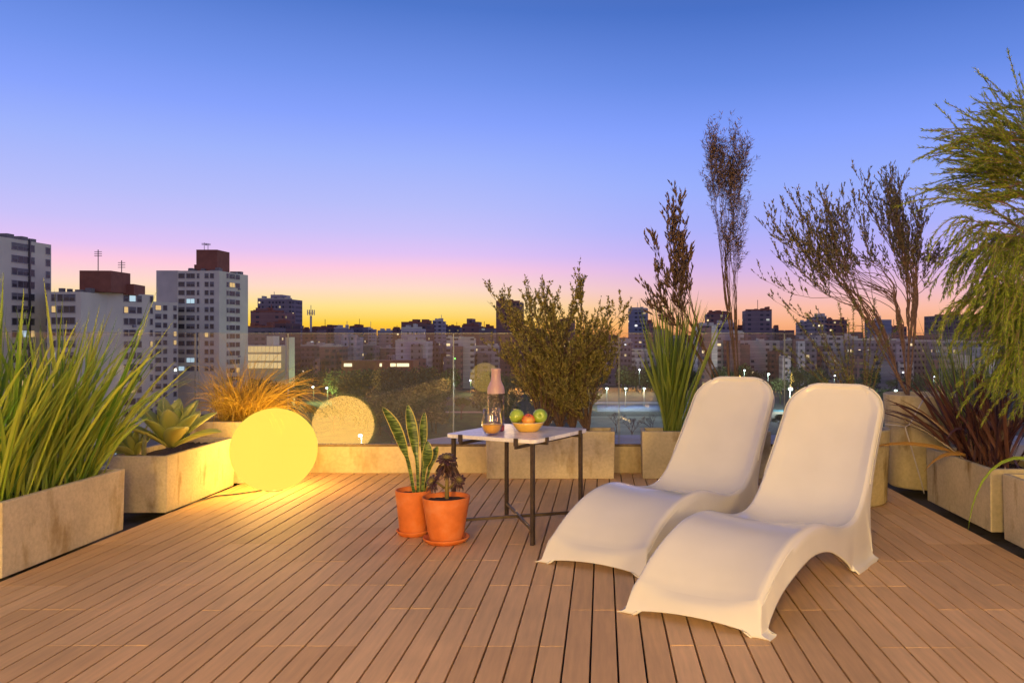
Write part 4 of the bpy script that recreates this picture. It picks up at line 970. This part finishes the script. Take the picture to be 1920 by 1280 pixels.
for (x0, x1, yt, Y, fm, lb) in LOW:
    yt += rnd(0, 20) if fm != 'pale' else 0
    t = thing('city_building', lb, 'building', ((((x0 + x1) / 2) - VX) / F * Y, Y, GZ), rnd(-.12, .12)); w = (x1 - x0) / F * Y * 1.02; h = zpx(yt, Y) - GZ
    MB().box(-w / 2, w / 2, 0, rnd(12, 18), 0, h).build('walls', W[fm], t)
    for _ in range(3):
        ww_ = w * rnd(.2, .45); xx = rnd(-w / 2 - 3, w / 2 - ww_ + 3); hh_ = h * rnd(.55, 1.08); MB().box(xx, xx + ww_, -rnd(2, 14), -.3, 0, hh_).build('wing', W[random.choice(['dark', 'brown', 'grey', 'cream', 'brown', 'pale'])], t)
    b = MB(); b.box(-w / 2 - .1, w / 2 + .1, -.15, .3, h, h + .7)
    for i in range(3): xx = rnd(-w / 2, w / 2 - 2); b.box(xx, xx + rnd(1, 3), rnd(1, 3), rnd(4, 8), h, h + rnd(.8, 2.2))
    b.build('roof_edge', M['cgrey'], t)
# telecom mast
t = thing('telecom_mast', 'thin lattice telecom mast standing against the yellow sky', 'mast'); Y = 520
b = MB(); b.tube([at(583, 622, Y), at(583, 592, Y)], .7, 6); b.build('pole', M['cgrey'], t)
b = MB()
for k in range(8): q_ = at(583, 586, Y) + Vector((2.2 * math.cos(k * .785), 2.2 * math.sin(k * .785), 0)); b.tube([q_ - Vector((0, 0, 1.6)), q_ + Vector((0, 0, 1.8))], .28, 5); b.tube([at(583, 588, Y), q_], .12, 4)
b.tube([at(583, 592, Y), at(583, 572, Y)], .2, 5); b.build('aerials', M['cgrey'], t)
# far city carpet
b = MB()
for i in range(520):
    Y = rnd(650, 2600); px_ = rnd(-150, 2050); x_ = (px_ - VX) / F * Y; w = rnd(8, 22); h = rnd(12, 26) + Y * .0015 + (rnd(0, 14) if random.random() < .12 else 0); b.box(x_ - w, x_ + w, Y, Y + 14, GZ, GZ + h)
o = b.build('distant_city', W['brown']); o['kind'] = 'stuff'; o['label'] = 'mass of far off low rooftops along the horizon'

# ------------------------------------------------------------------ park
M['ptree'] = leafmat('park_leaf', (.05, .075, .02), (.15, .18, .055), .2, .7); M['ptree2'] = leafmat('park_leaf_green', (.05, .09, .015), (.13, .20, .04), .3, .6)
def crown_pts(n, r, h, leaf):
    out = []; lobes = [(rnd(-.5, .5) * r, rnd(-.5, .5) * r, h * rnd(.5, .85), r * rnd(.4, .65)) for _ in range(9)]
    for i in range(n):
        lx, ly, lz, lr = random.choice(lobes); a = rnd(0, 6.28); cz = rnd(-1, 1); k = rnd(.45, 1) ** .5; sr = math.sqrt(1 - cz * cz)
        out.append((lx + lr * k * sr * math.cos(a), ly + lr * k * sr * math.sin(a), lz + lr * k * cz * .8))
    return out
tmpl = []
for k in range(5): tmpl.append(crown_pts(520, rnd(4, 6), rnd(8, 12), .4))
def woods(name, spots, mat, label):
    b = MB()
    for (x_, y_, s_) in spots:
        T = random.choice(tmpl); ca, sa = math.cos(rnd(0, 6.28)), math.sin(rnd(0, 6.28)); th = rnd(0, 6.28); ca, sa = math.cos(th), math.sin(th); tone = rnd(-.3, .3)
        b.cv = 0; b.tube([(x_, y_, GZ), (x_ + rnd(-.5, .5), y_, GZ + 5 * s_)], [.35 * s_, .2 * s_], 5)
        for (a, c_, z) in T:
            b.cv = min(1, max(0, rnd(0, 1) + tone)); q_ = Vector((x_ + (a * ca - c_ * sa) * s_, y_ + (a * sa + c_ * ca) * s_, GZ + z * s_)); d = Vector((rnd(-1, 1), rnd(-1, 1), rnd(-1, 1)))
            b.leaf(q_, d, rnd(.7, 1.3) * s_ * .9, rnd(.5, .8) * s_ * .9)
    o = b.build(name, mat); o['kind'] = 'stuff'; o['label'] = label; return o
LAMPS = [(1138, 728, 7, 1.0, 'floodlight left of the three in a row over the sandy yard'), (1173, 728, 7, 1.0, 'middle floodlight of the three in a row over the sandy yard'), (1208, 728, 7, 1.0, 'floodlight right of the three in a row beside the tall grass'),
         (1199, 693, 8, .5, 'small distant lamp seen above the tall grass'), (1097, 707, 8, 1.1, 'bluish floodlight shining through the right side of the bush'), (1396, 694, 8, 1.0, 'greenish street lamp just above the rear lounger'),
         (1441, 701, 12, .9, 'tall pale street lamp between the two loungers, its whole pole visible'), (1482, 729, 8, 3.2, 'brightest white floodlight between the two loungers'), (1504, 735, 7, 1.3, 'second floodlight touching the front lounger backrest'),
         (1679, 732, 7, 1.4, 'white floodlight right of the front lounger beside the tall pot'), (1565, 704, 7, .5, 'small lamp among the bristly stems'), (1693, 698, 7, .4, 'small bluish lamp right of the thin tree trunk'), (1752, 706, 7, .5, 'small violet lamp seen through the rushes'),
         (587, 725, 6, .9, 'park lamp right of the orange grass'), (613, 727, 6, .9, 'park lamp above the globe reflection'), (324, 650, 8, .5, 'violet lamp in front of the second tower'), (676, 816, 6, .8, 'white street lamp standing inside the globe reflection'),
         (882, 713, 6, .6, 'park lamp left of the bottle'), (853, 672, 6, .0, 'small green signal light beyond the park'), (212, 826, 8, .7, 'lamp over the car park on the left'), (1905, 690, 8, .6, 'warm lamp at the right edge behind the conifer')]
spots = []
for i in range(235):
    Y = rnd(200, 374); px_ = rnd(470, 960); spots.append(((px_ - VX) / F * Y, Y, rnd(.75, 1.15)))
for i in range(130):
    Y = rnd(270, 372); px_ = rnd(940, 1950)
    if 1085 < px_ < 1435: Y = rnd(374, 392)
    spots.append(((px_ - VX) / F * Y, Y, rnd(.6, 1.25)))
for i in range(34):
    Y = rnd(285, 322); px_ = rnd(615, 800); spots.append(((px_ - VX) / F * Y, Y, rnd(1.1, 1.3)))
for i in range(16):
    Y = rnd(330, 370); px_ = rnd(-20, 500); spots.append(((px_ - VX) / F * Y, Y, rnd(.7, 1.)))
def clear(sp_):
    for (lx, ly, lh, ls, _) in LAMPS:
        lY = min(360, (HC - (GZ + lh)) * F / (ly - VY)); px_ = VX + sp_[0] / sp_[1] * F
        if abs(px_ - lx) < 9 + 5.5 * sp_[2] * F / sp_[1] * .6 and sp_[1] < lY + 9: return False
    return True
spots = [q_ for q_ in spots if clear(q_)]
woods('park_woods', spots, M['ptree'], 'dark wooded park filling the ground behind the glass')
# tree builder for separate park trees
def park_tree(label, px_, Y, s_, mat, bare=False, grp=None):
    x_ = (px_ - VX) / F * Y; t = thing('park_tree', label, 'tree', (x_, Y, GZ), rnd(0, 6.28), grp); st = MB(); lf = MB()
    def br(q_, d, L, r, dep):
        e = q_ + d * L; m_ = q_.lerp(e, .5) + Vector((rnd(-1, 1), rnd(-1, 1), rnd(-1, 1))) * L * .08; st.tube([q_, m_, e], [r, r * .8, r * .6], 5, False)
        if dep == 0:
            if not bare:
                for k in range(26): lf.cv = rnd(0, 1); lf.leaf(e + Vector((rnd(-1, 1), rnd(-1, 1), rnd(-.8, .8))) * .9 * s_, Vector((rnd(-1, 1), rnd(-1, 1), rnd(-1, 1))), .5 * s_, .32 * s_)
            return
        for k in range(3 if not bare else 3):
            nd = (d + Vector((rnd(-1, 1), rnd(-1, 1), rnd(-.3, .6))) * .75).normalized(); br(e, nd, L * rnd(.62, .8), r * .6, dep - 1)
    br(Vector((0, 0, 0)), Vector((0, 0, 1)), 2.6 * s_, .22 * s_, 4 if not bare else 5)
    st.build('trunk', M['bark'], t)
    if not bare: lf.build('crown', mat, t)
park_tree('lamp lit bright green tree left of the globe reflection', 625, 215, .9, M['ptree2'])
park_tree('smaller lamp lit green tree right of the orange grass', 585, 225, .8, M['ptree2'])
park_tree('lamp lit tree crown left of the bottle', 865, 250, .85, M['ptree2'])
park_tree('bare winter tree in the lit yard left of the tall grass', 1185, 196, .8, M['ptree'], True)
park_tree('bare winter tree in the lit yard just right of the bush', 1155, 215, .75, M['ptree'], True)
park_tree('bare winter tree half hidden by the tall grass', 1222, 205, .75, M['ptree'], True)
park_tree('dark leafy tree behind the gap between the loungers', 1465, 215, .6, M['ptree'])
park_tree('bare tree in the car park below the left towers', 205, 178, .7, M['ptree'], True)
park_tree('bare tree on the lawn left of the table', 735, 190, .7, M['ptree'], True)

def flat(name, x0, x1, ya, yb, mat, dz):
    """ground patch covering picture columns x0..x1 between rows ya (far) and yb (near)"""
    Ya = (HC - GZ) * F / (ya - VY); Yb = (HC - GZ) * F / (yb - VY)
    b = MB(); q_ = [((x0 - VX) / F * Ya, Ya), ((x1 - VX) / F * Ya, Ya), ((x1 - VX) / F * Yb, Yb), ((x0 - VX) / F * Yb, Yb)]
    i_ = [b.av((x_, y_, GZ + dz)) for x_, y_ in q_][::-1]; b.af(*i_); return struct(b.build(name, mat))
flat('lawn', 560, 930, 760, 840, simple('lawn_grass', (.05, .10, .02), .95, .4, .3), .03)
flat('path', 700, 930, 771, 774, simple('gravel_path', (.30, .27, .24), .95, .2, .3), .05)
flat('sand_ground', 1100, 1420, 726, 752, simple('sand_ground', (.36, .27, .13), .95, .2, .2), .03)
flat('path', 1080, 1420, 753, 757, simple('pale_path', (.45, .45, .42), .95, .2, .2), .04)
flat('sports_court', 1120, 1400, 759, 772, simple('blue_court', (.03, .045, .12), .8, .2, .2), .05)
flat('yard', 1080, 1330, 780, 860, simple('pale_yard', (.32, .36, .22), .95, .25, .15), .03)
flat('sports_court', 1400, 1490, 768, 800, simple('cyan_court', (.03, .13, .20), .8, .2, .2), .03)
flat('plaza', 1440, 1560, 772, 860, simple('brown_plaza', (.12, .09, .07), .9, .2, .2), .06)
flat('car_park', 80, 330, 790, 900, simple('car_park_asphalt', (.16, .17, .17), .9, .25, .2), .03)
# lit pavilion in the park
t = thing('park_pavilion', 'long low pavilion with a lit front in the middle of the park', 'building'); Y = 330
Pa = at(640, 690, Y); Pb = at(775, 678, Y); MB().box(Pa.x, Pb.x, Y, Y + 10, GZ, Pb.z + .5).build('walls', M['cbrick'], t)
b = MB()
for (a, c_) in ((645, 660), (712, 716), (732, 742), (744, 767)): q0 = at(a, 687, Y); q1 = at(c_, 681, Y); b.box(q0.x, q1.x, Y - .15, Y - .02, q0.z, q1.z)
b.build('lit_opening', emit('pavilion_light', (1, .86, .5), 1.6), t)
# street lamps: px, py, height, strength, colour, label
M['pole'] = simple('lamp_pole', (.08, .09, .09), .6)
for i, (x_, y_, h_, st_, lb) in enumerate(LAMPS):
    Y = (HC - (GZ + h_)) * F / (y_ - VY); Y = min(Y, 360); q_ = at(x_, y_, Y)
    t = thing('street_lamp', lb, 'street lamp', (q_.x, q_.y, GZ))
    hh = q_.z - GZ
    b = MB(); b.tube([(0, 0.7, 0), (0, .7, hh - .3), (0, .1, hh + .25)], [.09, .07, .05], 6); b.build('pole', M['pole'], t)
    col = (.75, 1, .92) if st_ >= .8 else ((.8, .85, 1) if st_ > 0 else (.2, 1, .1))
    if i in (14, 13, 16): col = (.85, .92, 1)
    if i == 20: col = (1, .8, .6)
    r_ = .30 + .16 * st_; b = MB(); b.lathe([(.001, -r_ * .6), (r_ * .8, -r_ * .4), (r_, 0), (r_ * .8, r_ * .4), (.001, r_ * .6)], 10, (0, -.2, hh)); b.build('lamp_head', emit('lamp_head_light_%d' % i, col, 9), t, smooth=True)
    if st_ > .45:
        ld = bpy.data.lights.new('lamp_light', 'POINT'); ld.color = (.78, 1, .84) if i in range(0, 13) else ((.7, 1, .35) if i in (13, 14, 17) else (.8, .95, 1)); ld.energy = 5000 * st_; ld.shadow_soft_size = .5
        o = bpy.data.objects.new('lamp_light', ld); COL.objects.link(o); o.parent = t; o.location = (0, -.7, hh - .8)
